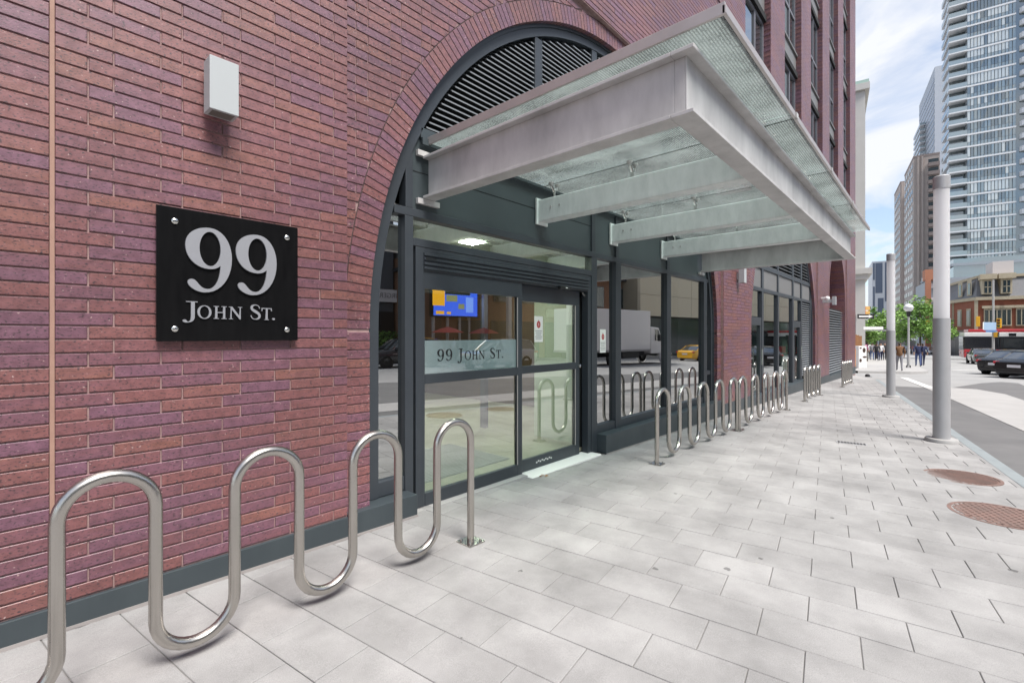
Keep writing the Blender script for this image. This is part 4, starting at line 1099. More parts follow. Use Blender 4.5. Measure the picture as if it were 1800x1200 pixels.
def balcony(u0_, u1_, v0_, v1_, z, par=T, m=TWHITE, rail=G_RAIL):
    o = MB().obox(u0_, u1_, v0_, v1_, z - .28, z + .02).build('balcony', m, par)
    MB().obox(u0_, u0_ + .06, v0_, v1_, z + .02, z + 1.05).obox(u0_ + .06, u1_, v1_ - .06, v1_, z + .02, z + 1.05).build('railing', rail, o)
    return o
for f in range(2, NF):
    z = f * FH + .6
    balcony(UT - .2, UT + 2.4, vt + .02, vt + 3.4, z)              # corner balconies toward the street
    balcony(UT + 2.5, UT + DEEP - 1, vt + .02, vt + 1.3, z)        # long side balconies
    o = MB().obox(UT + 2.2, UT + 2.4, vt + .02, vt + 3.0, z + .02, z + FH - .29).build('side_window', G_TOWERD, T)
kbox('side_wall', UT + .5, UT + DEEP, vt - .4, vt, -4, NF * FH, TGREY, T)
vb = dvu(1792, UT)[0]
for f in range(2, NF):
    z = f * FH + .6
    o = MB(); n = 10
    c0 = vb - 6.5
    pts = [K(UT - 2.0 * sin(pi * i / n), c0 + 6.5 * cos(pi * i / n)) for i in range(n + 1)] + [K(UT + 1, c0 - 6.5), K(UT + 1, c0 + 6.5)]
    o.prism(pts, z - .3, z + .85, 'z'); o.build('balcony', TWHITE, T)
kbox('window_bay', UT + .2, UT + .6, vb - 13, vr, -4, NF * FH, G_TOWERD, T)
kbox('podium', UT - 14, UT + 30, dvu(1676, UT - 14)[0] - 60, dvu(1676, UT - 14)[0], -4, 19, G_TOWER, T)
for f in range(6):
    kbox('podium_band', UT - 14.2, UT + 30, dvu(1676, UT - 14)[0] - 60, dvu(1676, UT - 14)[0] + .3, f * 3.2 + 1.4, f * 3.2 + 2.0, TGREY, T)

# slim tower far behind, beige apartment slabs, far office block
T = thing('slim_tower', 'slim pale grey tower far behind the beige apartments', 'building')
UU = 300.; va, da_ = dvu(1643, UU); vb_, _ = dvu(1666, UU)
zt = zat(118, da_)
kbox('wall', UU, UU + 46, vb_, va, -4, zt, FAR1, T)
fw = MB()
for f in range(int(zt / 3) - 1):
    fw.obox(UU + 1, UU + 45, va + .01, va + .15, f * 3 + 1, f * 3 + 2.5)
fw.build('window_bands', M_('far_pane', (.22, .25, .30), .25), T)
for f in range(8): balcony(UU + 24, UU + 47, va + .16, va + 2.4, zat(262, da_) + 3 * f, T)
T1 = thing('apartment_block', 'taller beige apartment block with recessed balconies behind the light column', 'building')
UB = 205.; va, da_ = dvu(1606, UB); vb_, _ = dvu(1652, UB)
def slab(T, UB, va, vb_, zt, dep_u, vis):
    kbox('wall', UB, UB + dep_u, vb_, va, -4, zt, BEIGE, T)
    kbox('parapet', UB - .1, UB + dep_u, vb_, va + .1, zt, zt + .6, BEIGED, T)
    w = va - vb_
    for q in (.18, .34): kbox('rib', UB - .35, UB + .1, va - w * q - .25, va - w * q + .25, -4, zt, BEIGE, T)
    for f in range(1, int(zt / 2.85)):
        z = f * 2.85
        o = MB().obox(UB - 1.3, UB - .02, va - w * .98, va - w * .55, z, z + 1.15).build('balcony', BEIGED, T)
        MB().obox(UB - .03, UB + .02, va - w * .96, va - w * .57, z + 1.2, z + 2.6).build('window', G_FAR, o)
    sb = MB()
    for f in range(1, int(zt / 2.85)):
        for k in range(5):
            sb.obox(UB + 1.5 + k * (dep_u / 5.2), UB + 1.5 + k * (dep_u / 5.2) + 2.6, va + .01, va + .12, f * 2.85 + .9, f * 2.85 + 2.4)
    tag(sb.build('side_windows', G_FAR, T), kind='stuff')
slab(T1, UB, va, vb_, zat(278, da_), 22, 0)
T2 = thing('apartment_block', 'lower beige apartment block stepping down left of the taller one', 'building')
va2, da2 = dvu(1583, 232.); vb2, _ = dvu(1600, 232.)
slab(T2, 232., va2, vb2, zat(322, da2), 20, 0)
T = thing('office_block', 'far white office block with grey stepped window panels', 'building')
UO = 330.; va, da_ = dvu(1533, UO); vb_, _ = dvu(1572, UO); zt = zat(460, da_)
kbox('wall', UO, UO + 30, vb_, va, -5, zt, FAR1 if False else TWHITE, T)
w = va - vb_; h = zt + 4
for a, c, z0_, z1_ in ((.04, .12, .10, .70), (.04, .12, .78, .98), (.15, .47, .62, .98), (.26, .52, .36, .56), (.15, .36, .0, .34), (.58, .98, .52, .98), (.66, .98, 0, .5)):
    kbox('window_panel', UO - .15, UO + .02, va - w * c, va - w * a, -4 + h * z0_, -4 + h * z1_, FAR2, T)

# brick heritage corner building
T = thing('heritage_building', 'old orange brick corner building with mansard roof and cream dormers', 'building')
UH = 104.; va, dh = dvu(1688, UH); vb_, _ = dvu(1830, UH); vc_, dc_ = dvu(1716, UH - 2.2)
Zs = lambda y: zat(y, dh)
gz_ = -1.6
e0, e1, e2, e3 = Zs(606), Zs(580), Zs(530), Zs(487)
foot = [K(UH + 5, va), K(UH - 2.2, vc_), K(UH - 2.2, vb_), K(UH + 16, vb_), K(UH + 16, va)]
def pr(z0_, z1_, m, nm, ins=0, ins2=0):
    cxx = sum(p[0] for p in foot) / 5; cyy = sum(p[1] for p in foot) / 5
    def off(i): return [(x + (cxx - x) / hypot(cxx - x, cyy - y) * i, y + (cyy - y) / hypot(cxx - x, cyy - y) * i) for x, y in foot]
    p = MB(); A, B_ = off(ins), off(ins2); n = 5
    p.v = [(x, y, z0_) for x, y in A] + [(x, y, z1_) for x, y in B_]
    p.f = [tuple(range(n)), tuple(range(2 * n - 1, n - 1, -1))] + [(i, n + i, n + (i + 1) % n, (i + 1) % n) for i in range(n)]; p.m = [0] * (n + 2)
    return p.build(nm, m, T)
pr(-4, e1 - .6, DARKSH, 'shopfront', .2, .2); pr(e1 - .6, e1, M_('fascia_brown', (.16, .12, .09), .7), 'fascia', -.2, -.2)
pr(e1, e2, OBR, 'wall'); pr(e2, e2 + .5, CREAM, 'cornice', -.4, -.4); pr(e2 + .5, e3 - .4, SLATE, 'mansard_roof', .1, 1.7); pr(e3 - .4, e3, CREAM, 'roof_cornice', 1.3, 1.3)
kbox('rooftop_unit', UH + 2, UH + 6, dvu(1782, UH + 2)[0], dvu(1745, UH + 2)[0], e3, e3 + 2.4, M_('roof_unit', (.5, .47, .47), .7), T)
uf = UH - 2.22
for px in (1735, 1768):
    v_ = dvu(px, uf)[0]; wv = .62
    d = MB().obox(uf - .4, uf + 1.6, v_ - wv, v_ + wv, e2 + .9, e2 + 3.2).build('dormer', CREAM, T)
    MB().obox(uf - .46, uf - .41, v_ - wv * .6, v_ + wv * .6, e2 + 1.1, e2 + 2.9).build('window', G_FAR, d)
    MB().obox(uf - .49, uf - .465, v_ - .05, v_ + .05, e2 + 1.1, e2 + 2.9).obox(uf - .49, uf - .466, v_ - wv * .6, v_ + wv * .6, e2 + 1.95, e2 + 2.05).build('glazing_bar', CREAM, d)
    MB().prism([K(uf - .9, v_ - wv * 1.5), K(uf - .9, v_ + wv * 1.5), K(uf + 1.5, v_ + wv * 1.2), K(uf + 1.5, v_ - wv * 1.2)], e2 + 3.2, e2 + 4.0, 'z').build('hood', CREAM, d)
for px in (1738, 1752, 1769, 1795):
    v_ = dvu(px, uf)[0]; wv = .56
    f_ = MB().obox(uf - .12, uf + .1, v_ - wv, v_ + wv, e1 + .6, e2 - 1.3).build('window', CREAM, T)
    MB().obox(uf - .16, uf - .121, v_ - wv * .78, v_ + wv * .78, e1 + .8, e2 - 1.6).build('pane', G_FAR, f_)
    MB().obox(uf - .20, uf - .161, v_ - .05, v_ + .05, e1 + .8, e2 - 1.6).build('glazing_bar', CREAM, f_)
    MB().prism([K(uf - .3, v_ - wv * 1.4), K(uf - .3, v_ + wv * 1.4), K(uf + .1, v_ + wv * 1.4), K(uf + .1, v_ - wv * 1.4)], e2 - 1.3, e2 - .9, 'z').build('lintel', CREAM, f_)
# chamfered corner face windows
p0, p1 = Vector(foot[0]), Vector(foot[1]); nrm = Vector((p1.y - p0.y, p0.x - p1.x)).normalized()
if nrm.dot(Vector((0, CAM_Y)) - p0) < 0: nrm = -nrm
for q in (.3, .7):
    c = p0.lerp(p1, q) + nrm * .06; dd = (p1 - p0).normalized() * .7
    f_ = MB().quad((*(c - dd), e1 + .6), (*(c + dd), e1 + .6), (*(c + dd), e2 - 1.2), (*(c - dd), e2 - 1.2)).build('window', CREAM, T)
    c2 = c + nrm * .05; dd *= .7
    MB().quad((*(c2 - dd), e1 + .8), (*(c2 + dd), e1 + .8), (*(c2 + dd), e2 - 1.5), (*(c2 - dd), e2 - 1.5)).build('pane', G_FAR, f_)
    c3 = c - nrm * .1; dd *= 1.5
    d_ = MB().quad((*(c3 - dd), e2 + .9), (*(c3 + dd), e2 + .9), (*(c3 + dd), e2 + 3.6), (*(c3 - dd), e2 + 3.6)).build('dormer', CREAM, T)
    c4 = c3 + nrm * .05; dd *= .5
    MB().quad((*(c4 - dd), e2 + 1.1), (*(c4 + dd), e2 + 1.1), (*(c4 + dd), e2 + 2.9), (*(c4 - dd), e2 + 2.9)).build('pane', G_FAR, d_)
for q in (0, 1):
    c = Vector(foot[q]); MB().prism([(c.x - .2, c.y - .2), (c.x + .2, c.y - .2), (c.x + .2, c.y + .2), (c.x - .2, c.y + .2)], e1, e2, 'z').build('quoin', CREAM, T)
T = thing('terracotta_block', 'low terracotta and white apartment corner behind the tree', 'building')
v_, d_ = dvu(1626, 120.)
kbox('frame', 120, 123, v_ - 2.6, v_, zat(492, d_), zat(474, d_), TCOTTA, T); kbox('column', 120, 121, v_ - .9, v_ - .1, -3, zat(492, d_), TCOTTA, T)
kbox('wall', 123, 140, v_ - 14, v_ - 1, -3, zat(490, d_), TGREY, T)
for y in (505, 530, 552): kbox('balcony', 120.5, 123, v_ - 2.6, v_ - .9, zat(y, d_), zat(y - 7, d_), TWHITE, T)
# row of shops closing the view up the street
T = thing('shop_row', 'row of low pale buildings far up the street behind the trees', 'building')
for i, (pa_, pb_, y, m) in enumerate(((1518, 1545, 570, TWHITE), (1545, 1590, 556, BEIGE), (1590, 1625, 540, PALEST), (1625, 1664, 560, BEIGE), (1664, 1690, 545, SLATE))):
    UR = 175 + i * 1.2; a, da_ = dvu(pa_, UR); c, _ = dvu(pb_, UR)
    o = MB().obox(UR, UR + 8, c, a, -5, zat(y, da_)).build('wall', m, T); w_ = MB()
    k = 0
    for f in range(1, max(2, int(zat(y, da_) / 3))):
        n = int((a - c) / 2.2)
        for k in range(n): w_.obox(UR - .1, UR + .02, c + (k + .25) * (a - c) / n, c + (k + .75) * (a - c) / n, f * 3 - 1.2, f * 3 + .5)
    if w_.v: tag(w_.build('windows', G_FAR, o), kind='stuff')

# ------------------------------------------------------------------ trees
LEAF = bpy.data.materials.new('leaf_green'); LEAF.use_nodes = True
_t = LEAF.node_tree; _b = _t.nodes['Principled BSDF']; _b.inputs['Roughness'].default_value = .55
_a = nd(_t, 'Attribute', attribute_name='rnd'); _r = nd(_t, 'ValToRGB'); _r.color_ramp.elements[0].color = (.055, .14, .025, 1); _r.color_ramp.elements[1].color = (.22, .38, .075, 1)
_t.links.new(_a.outputs['Fac'], _r.inputs[0]); _t.links.new(_r.outputs[0], _b.inputs['Base Color'])
try: _b.inputs['Transmission Weight'].default_value = 0; _b.inputs['Subsurface Weight'].default_value = .0
except Exception: pass
BARK = M_('bark', (.10, .085, .07), .9, noise=(.07, .06, .05), nscale=8)
def tree(x, y, h, cr, ch, label, n=2600, seed=1, ls=.16, cz=None):
    rg = random.Random(seed); z0 = g(x); t = thing('street_tree', label, 'tree', (x, y, z0), 0, 'trees along the far street')
    tr = MB(); tr.tube([(0, 0, -.05), (.04, .02, h * .3), (-.03, .03, h * .55), (.02, 0, h * .8)], [.13, .11, .08, .04], 8)
    cl = []
    for i in range(26):
        a = rg.uniform(0, 2 * pi); rr_ = cr * sqrt(rg.random()) * .85; zz_ = h - ch / 2 + rg.uniform(-.5, .5) * ch * (1 - .5 * (rr_ / cr) ** 2)
        c = (rr_ * cos(a), rr_ * sin(a), zz_); cl.append((c, rg.uniform(.25, .5) * cr * .8, rg.random()))
        tr.tube([(0, 0, h * rg.uniform(.35, .6)), (c[0] * .5, c[1] * .5, (c[2] + h * .5) / 2), c], [.05, .03, .012], 5, cap=False)
    tr.build('trunk', BARK, t, smooth=True)
    lf = MB(); rv_ = []
    for i in range(n):
        c, r_, tone = cl[rg.randrange(len(cl))]
        d = Vector((rg.gauss(0, 1), rg.gauss(0, 1), rg.gauss(0, .8))).normalized() * r_ * rg.random() ** .4
        p = Vector(c) + d; a = Vector((rg.gauss(0, 1), rg.gauss(0, 1), rg.gauss(0, .5))).normalized(); b_ = a.cross(Vector((rg.gauss(0, 1), rg.gauss(0, 1), rg.gauss(0, 1)))).normalized()
        s = ls * rg.uniform(.6, 1.3)
        lf.quad(tuple(p + a * s), tuple(p + b_ * s * .5), tuple(p - a * s), tuple(p - b_ * s * .5)); rv_.append(min(1, max(0, tone * .7 + rg.random() * .4)))
    lf.build('crown', LEAF, t, attr=rv_)
    return t
x, y = at(1541, 52); tree(x, y, 5.4, 2.2, 3.6, 'leafy tree left of the farther light column', seed=2)
x, y = at(1523, 44); tree(x, y, 3.4, 1.1, 1.5, 'small dense green tree beside the stone building', n=1500, seed=3, ls=.12)
x, y = at(1618, 60); tree(x, y, 7.2, 3.3, 4.8, 'bright green round tree between the two light columns', n=4200, seed=4, ls=.2)
x, y = at(1583, 70); tree(x, y, 5.5, 2.0, 3.4, 'thin pale tree behind the farther light column', n=700, seed=5, ls=.14)
x, y = at(1645, 78); tree(x, y, 6.4, 2.4, 4.2, 'green tree mostly hidden by the nearer light column', n=2200, seed=6, ls=.18)

# ------------------------------------------------------------------ street lamp, signals, signs
LAMPW = M_('lamp_globe', (.82, .84, .86), .15, coat=.6); YEL = M_('signal_yellow', (.72, .38, .02), .45); BLK = M_('black_metal', (.02, .02, .022), .45)
GREYM = M_('grey_post', (.38, .38, .38), .6); GREEN = M_('sign_blue', (.10, .22, .46), .5)
x, y = gp(1597, 646); dl = CF * x + SF * (y - CAM_Y)
T = thing('street_lamp', 'white globe street lamp on a grey post at the far corner', 'street lamp', (x, y, g(x)))
hz = zat(541, dl) - g(x)
MB().lathe([(.14, 0), (.14, .06), (.09, .1), (.085, 1.2), (.06, 1.3), (.055, hz - .6)], 16).build('post', GREYM, T, smooth=True)
MB().lathe([(.06, hz - .6), (.10, hz - .55), (.12, hz - .22), (.001, hz - .2)], 16).build('collar', BLK, T, smooth=True)
MB().ball((0, 0, hz), .27, 20).build('globe', LAMPW, T, smooth=True)
MB().lathe([(.275, hz - .012), (.275, hz + .012)], 24).build('globe_seam', GREYM, T)
for k in range(4): MB().cyl(.13 * cos(k * pi / 2 + .8), .13 * sin(k * pi / 2 + .8), 0, .16, .03, 8).build('anchor_bolt', BLK, T)
def signal(px, py, dep, label, h=.95, face=0.0):
    x, y = at(px, dep); z = zat(py, dep)
    t = thing('traffic_signal', label, 'traffic signal', (x, y, z), R(YAW) + face, 'yellow traffic signals at the junction')
    MB().box(-.14, .14, -.16, .16, -h / 2, h / 2).build('housing', YEL, t, bevel=.03)
    for i, c in enumerate(('signal_red', 'signal_amber', 'signal_green')):
        m = MATS.get(c) or M_(c, ((.16, .02, .02), (.18, .09, .02), (.02, .12, .06))[i], .3)
        o = MB().lathe([(.001, 0), (.09, .004), (.10, .02)], 14).build('lens', m, t, loc=(-.141, 0, h * .3 - i * h * .3)); o.rotation_euler = (0, R(-90), 0)
        MB().tube([(-.14, -.11, h * .3 - i * h * .3 + .02), (-.22, -.09, h * .3 - i * h * .3 + .07), (-.24, 0, h * .3 - i * h * .3 + .11), (-.22, .09, h * .3 - i * h * .3 + .07), (-.14, .11, h * .3 - i * h * .3 + .02)], .02, 5).build('visor', BLK, t)
    return t
signal(1630, 569, 60, 'small yellow traffic signal in front of the green tree', .85)
signal(1719, 565, 47, 'large yellow traffic signal left of the junction post', 1.0, R(50))
signal(1756, 568, 47, 'yellow traffic signal on the right of the junction post', .95, R(-60))
signal(1751, 588, 47, 'low yellow pedestrian signal on the junction post', .5, R(20))
T = thing('signal_post', 'tall grey signal post at the junction carrying the signals and street sign', 'post', (*at(1746, 47.3), -1.2))
MB().cyl(0, 0, 0, zat(492, 47.3) + 1.2, .11, 12, .075).build('pole', GREYM, T, smooth=True)
x, y = at(1740, 47); T = thing('street_sign', 'pale blue street name board on the junction post', 'sign', (x, y, zat(573, 47)), R(YAW - 90))
MB().box(-.62, .62, -.03, .0, -.42, .38).build('board', M_('sign_paleblue', (.36, .50, .68), .5), T, bevel=.02)
MB().box(-.72, -.625, -.03, 0, -.35, .4).build('white_tab', WHITE, T)
MB().box(-.45, .7, -.05, -.031, -.62, -.44).build('name_plate', GREEN, T)
# one-way arrow, name blade and post at the stone building
x, y = at(1504.5, 33.5); T = thing('sign_post', 'slim pale post before the stone building holding the arrow sign', 'post', (x, y, g(x)))
MB().cyl(0, 0, 0, zat(553, 33.5) - g(x), .03, 8).build('pole', GREYM, T, smooth=True)
T = thing('arrow_sign', 'black one-way sign with a white arrow pointing right', 'sign', (*at(1507, 33.4), zat(556, 33.4)), R(YAW - 90))
MB().box(0, 1.18, -.02, 0, -.16, .16).build('board', BLK, T); MB().prism([(.10, -.055), (.80, -.055), (.80, -.12), (1.10, 0), (.80, .12), (.80, .055), (.10, .055)], -.024, -.0205).build('arrow', WHITE, T)
x, y = at(1520, 34.5); T = thing('street_name_blade', 'long white street name blade against the small tree', 'sign', (x, y, zat(576.5, 34.5)), R(YAW - 90))
MB().box(-.1, 1.35, -.02, 0, -.10, .10).build('blade', WHITE, T); MB().box(-.1, 1.9, -.02, 0, -.20, -.14).build('arm', GREYM, T)
x, y = at(1519.5, 40); T = thing('shop_sign', 'small red and gold sign above the trees by the stone building', 'sign', (x, y, zat(546, 40)), R(YAW - 90))
MB().box(-.22, .02, -.1, .1, -.38, .36).build('red_panel', INKR, T); MB().box(.03, .42, -.08, .08, .05, .36).box(.03, .40, -.08, .08, -.36, -.02).build('gold_panel', M_('gold_panel', (.60, .36, .12), .5), T)
# hoarding, spotted cabinet, orange marker
x, y = at(1499, 31.5)
T = thing('timber_hoarding', 'brown timber hoarding at the foot of the stone building', 'hoarding', (x, y, g(x)), R(YAW - 90))
WOOD = M_('hoarding_brown', (.28, .14, .06), .8, noise=(.22, .10, .045), nscale=3)
for i in range(5): MB().box(-.3 + i * .18, -.125 + i * .18, -.03, .03, .0, 2.30 - .05 * i).build('board', WOOD, T)
x, y = at(1512, 30.6)
T = thing('utility_cabinet', 'white street cabinet painted with brown cow-like spots', 'cabinet', (x, y, g(x)), R(YAW - 90))
MB().box(-.28, .24, -.25, .25, 0, 1.42).build('body', WHITE, T, bevel=.02)
SPOT = M_('spot_brown', (.06, .035, .025), .6)
for cx_, cz_, a, c in ((.07, 1.16, .10, .16), (.10, .72, .13, .06), (-.16, .5, .08, .12), (-.15, 1.3, .07, .05)):
    MB().prism(ell(cx_, cz_, a, c, 12), -.256, -.2515).build('spot', SPOT, T)
x, y = at(1502.5, 30.0); T = thing('orange_marker', 'orange vertical marker post beside the spotted cabinet', 'marker', (x, y, g(x)))
MB().box(-.05, .05, -.05, .05, 0, 1.25).build('post', M_('marker_orange', (.78, .30, .02), .5), T, bevel=.01); MB().cyl(0, 0, 0, .04, .12, 12).build('foot', BLK, T)

x, y = at(1850, 26); T = thing('cobra_street_light', 'pale overhead street light head reaching in at the right edge', 'street light', (x, y, road_z(x) if False else g(x) - .13), R(YAW - 90))
hz = zat(280, 26) - (g(x) - .13)
MB().cyl(0, 0, 0, hz - .2, .09, 12, .06).build('pole', GREYM, T, smooth=True); MB().tube([(0, 0, hz - .25), (-.4, 0, hz - .05), (-1.2, 0, hz)], [.05, .045, .04], 8).build('arm', GREYM, T, smooth=True)
MB().prism([(-1.2, -.06), (-1.2, .07), (-1.75, .02), (-2.2, -.26), (-2.15, -.33), (-1.7, -.16)], -.16, .16).build('lamp_head', WHITE, T, bevel=.03)
# ------------------------------------------------------------------ vehicles
TYRE = M_('tyre', (.015, .015, .016), .8); RIM = M_('rim', (.45, .45, .46), .3, metal=.8); CGL = glass_mat('car_glass', (.2, .22, .24), .22, .2, 0, (.02, .024, .028))
REDL = M_('tail_lamp', (.45, .02, .03), .2, coat=.5); HEAD = M_('head_lamp', (.75, .75, .75), .15, coat=.5); PLATE = M_('plate_white', (.7, .7, .72), .5)
def smooth_interp(tab, x):
    for (a, *va_), (b_, *vb2_) in zip(tab[:-1], tab[1:]):
        if a <= x <= b_:
            t = (x - a) / (b_ - a or 1); return [p + (q - p) * t for p, q in zip(va_, vb2_)]
    return list(tab[-1][1:]) if x > tab[-1][0] else list(tab[0][1:])
def wheel(par, x, y, r, side):
    w = MB().lathe([(r * .55, -.10), (r * .93, -.10), (r, -.07), (r, .07), (r * .93, .10), (r * .55, .10)], 24).build('wheel', TYRE, par, smooth=True, loc=(x, y, r)); w.rotation_euler = (R(90), 0, 0)
    o = MB().lathe([(.001, .05), (r * .2, .06), (r * .25, .04), (r * .58, .065), (r * .60, .09), (r * .6, -.09)], 20).build('rim', RIM, w, smooth=True)
    if side < 0: pass
    else: o.rotation_euler = (R(180), 0, 0)
    return w
def car(label, cat, paint, loc, rz, kind='sedan', group='cars on the street', name='car'):
    """nose towards +x, origin on the ground at mid length"""
    t = thing(name, label, cat, loc, rz, group)
    if kind == 'sedan':
        Lh, wb, r, rail = 2.42, 1.40, .33, []
        belt = [(-2.42, .86), (-2.3, .98), (-1.5, 1.01), (0, .99), (1.0, .95), (1.9, .83), (2.3, .70), (2.42, .60)]
        roof = [(-1.72, 1.01), (-.95, 1.40), (-.3, 1.46), (.35, 1.43), (1.15, .955)]
        sill = .20; hw = .91
    else:
        Lh, wb, r = 2.45, 1.45, .37
        belt = [(-2.42, .95), (-2.35, 1.10), (-1.5, 1.12), (0, 1.10), (1.0, 1.08), (1.9, 1.00), (2.3, .90), (2.42, .78)]
        roof = [(-2.3, 1.12), (-2.0, 1.66), (-1.0, 1.74), (.2, 1.71), (.5, 1.64), (1.2, 1.09)]
        sill = .26; hw = .96
    n = 28; p = MB(); ring = 9
    for i in range(n + 1):
        x = -Lh + 2 * Lh * i / n; zb_ = smooth_interp(belt, x)[0]; e = abs(x) / Lh
        w = hw * (1 - .16 * max(0, (e - .72) / .28) ** 2); lo = sill + .10 * max(0, (e - .85) / .15)
        sec = [(w * .90, lo), (w * .985, lo + .14), (w, (lo + zb_) * .5), (w * .985, zb_ - .10), (w * .90, zb_)]
        full = [(-a, z) for a, z in sec] + [(a, z) for a, z in sec[::-1]]
        for a, z in full:
            # wheel arches
            for wx in (-wb, wb):
                dd = hypot(x - wx, z - r)
            p.v.append((x, a, z))
    m_ = 10
    for i in range(n):
        for k in range(m_):
            k2 = (k + 1) % m_
            p.f.append((i * m_ + k, (i + 1) * m_ + k, (i + 1) * m_ + k2, i * m_ + k2)); p.m.append(0)
    p.f.append(tuple(range(m_))); p.f.append(tuple(n * m_ + k for k in reversed(range(m_)))); p.m += [0, 0]
    body = p.build('body', paint, t, smooth=True)
    # cabin: glass shell with painted roof
    q = MB(); ns = 20; x0, x1 = roof[0][0], roof[-1][0]
    for i in range(ns + 1):
        x = x0 + (x1 - x0) * i / ns; zr = smooth_interp(roof, x)[0]; zb_ = smooth_interp(belt, x)[0] - .02; zr = max(zr, zb_ + .001)
        tw = hw * .90; rw = hw * (.90 - .20 * (zr - zb_) / .6)
        q.v += [(x, -tw, zb_), (x, -rw, zr - .03), (x, -rw * .82, zr), (x, rw * .82, zr), (x, rw, zr - .03), (x, tw, zb_)]
    for i in range(ns):
        for k in range(5): q.f.append((i * 6 + k, (i + 1) * 6 + k, (i + 1) * 6 + k + 1, i * 6 + k + 1)); q.m.append(0)
    q.build('windows', CGL, t, smooth=True)
    rf = MB(); xs = [x0 + (x1 - x0) * i / ns for i in range(ns + 1)]
    zz_ = [x for x in xs if smooth_interp(roof, x)[0] > max(r_[1] for r_ in roof) - .10]
    for i, x in enumerate(zz_):
        zr = smooth_interp(roof, x)[0] + .012; zb_ = smooth_interp(belt, x)[0]; rw = hw * (.90 - .20 * (zr - zb_) / .6)
        rf.v += [(x, -rw, zr - .06), (x, -rw * .85, zr), (x, rw * .85, zr), (x, rw, zr - .06)]
        if i:
            b_ = (i - 1) * 4
            for k in range(3): rf.f.append((b_ + k, b_ + 4 + k, b_ + 5 + k, b_ + 1 + k)); rf.m.append(0)
    rf.build('roof', paint, t, smooth=True)
    for s in (-1, 1):
        for xa, xb_ in (((x0 + .02, roof[1][0]), (roof[-1][0] - .02, roof[-2][0]), (-.1, -.12)) if kind == 'sedan' else ((x0 + .02, roof[1][0]), (roof[-1][0] - .02, roof[-2][0]), (.0, -.02), (-1.15, -1.2))):
            za_ = smooth_interp(belt, xa)[0]; zb2 = smooth_interp(roof, xb_)[0]
            rw = hw * (.90 - .20 * (zb2 - za_) / .6)
            MB().tube([(xa, s * hw * .905, za_ - .03), (xb_, s * (rw + .006), zb2 - .02)], .035, 6).build('pillar', paint, t)
        MB().box(.72, .88, s * (hw + .02) - .09, s * (hw + .02) + .09, belt[4][1] - .02, belt[4][1] + .12).build('wing_mirror', paint, t, bevel=.03)
        for wx in (-wb, wb):
            MB().lathe([(.001, 0), (r + .06, 0), (r + .06, .02)], 20).build('wheel_arch', BLK, t, loc=(wx, s * (hw - .012), r + .01)).rotation_euler = (R(90) * -s, 0, 0)
            wheel(t, wx, s * (hw - .09), r, s)
        zt_ = smooth_interp(belt, -2.3)[0]
        MB().box(-Lh + .02, -Lh + .30, s * hw * .80 - .17 * (1 if s > 0 else 1), s * hw * .80 + .12, zt_ - .22, zt_ - .08).build('tail_light', REDL, t, bevel=.04)
        MB().box(Lh - .34, Lh - .05, s * hw * .70 - .16, s * hw * .70 + .12, .62, .74).build('headlight', HEAD, t, bevel=.04)
        MB().box(-1.1, 1.05, s * hw * .992 - .012, s * hw * .992 + .012, belt[3][1] - .30, belt[3][1] - .275).build('door_trim', CHROME, t)
        for hx in (-.75, .3): MB().box(hx, hx + .18, s * hw * .995 - .02, s * hw * .995 + .02, belt[3][1] - .20, belt[3][1] - .165).build('door_handle', paint, t, bevel=.01)
    MB().box(-Lh - .012, -Lh + .04, -.26, .26, smooth_interp(belt, -2.3)[0] - .38, smooth_interp(belt, -2.3)[0] - .24).build('number_plate', PLATE, t)
    MB().box(-Lh - .02, -Lh + .2, -hw * .82, hw * .82, sill + .09, sill + .26).build('rear_bumper', BLK if kind != 'sedan' else paint, t, bevel=.05)
    MB().box(Lh - .15, Lh + .02, -hw * .75, hw * .75, sill + .12, sill + .32).build('grille', BLK, t, bevel=.04)
    return t
P_BLACK = M_('paint_black', (.007, .0075, .009), .22, spec=.35, coat=.6); P_DARK = M_('paint_charcoal', (.02, .024, .028), .25, coat=1.0)
P_SILVER = M_('paint_silver', (.45, .46, .47), .28, metal=.6, coat=.8); P_TAXI = M_('paint_taxi', (.80, .42, .01), .3, coat=.8); P_WHITE = M_('paint_white', (.84, .84, .84), .3, coat=.8); P_RED = M_('paint_red', (.35, .02, .02), .3, coat=.8)
def put(px, dep): x, y = at(px, dep); return (x, y, road_z(x))
car('black sedan turning right, at the right edge of the view', 'car', P_BLACK, put(1831, 24.6), R(-29), group=None)
car('second black sedan partly hidden behind the turning one', 'car', P_BLACK, put(1792, 27.5), R(-29), group=None)
car('dark red car stopped beyond the junction by the tram', 'car', P_DARK, put(1727, 44), R(5), group=None)
car('silver car waiting far beyond the junction', 'car', P_SILVER, put(1640, 88), R(188), group=None)
car('grey car behind the walkers, far up the street', 'car', P_DARK, put(1590, 92), R(188), 'suv', group=None)

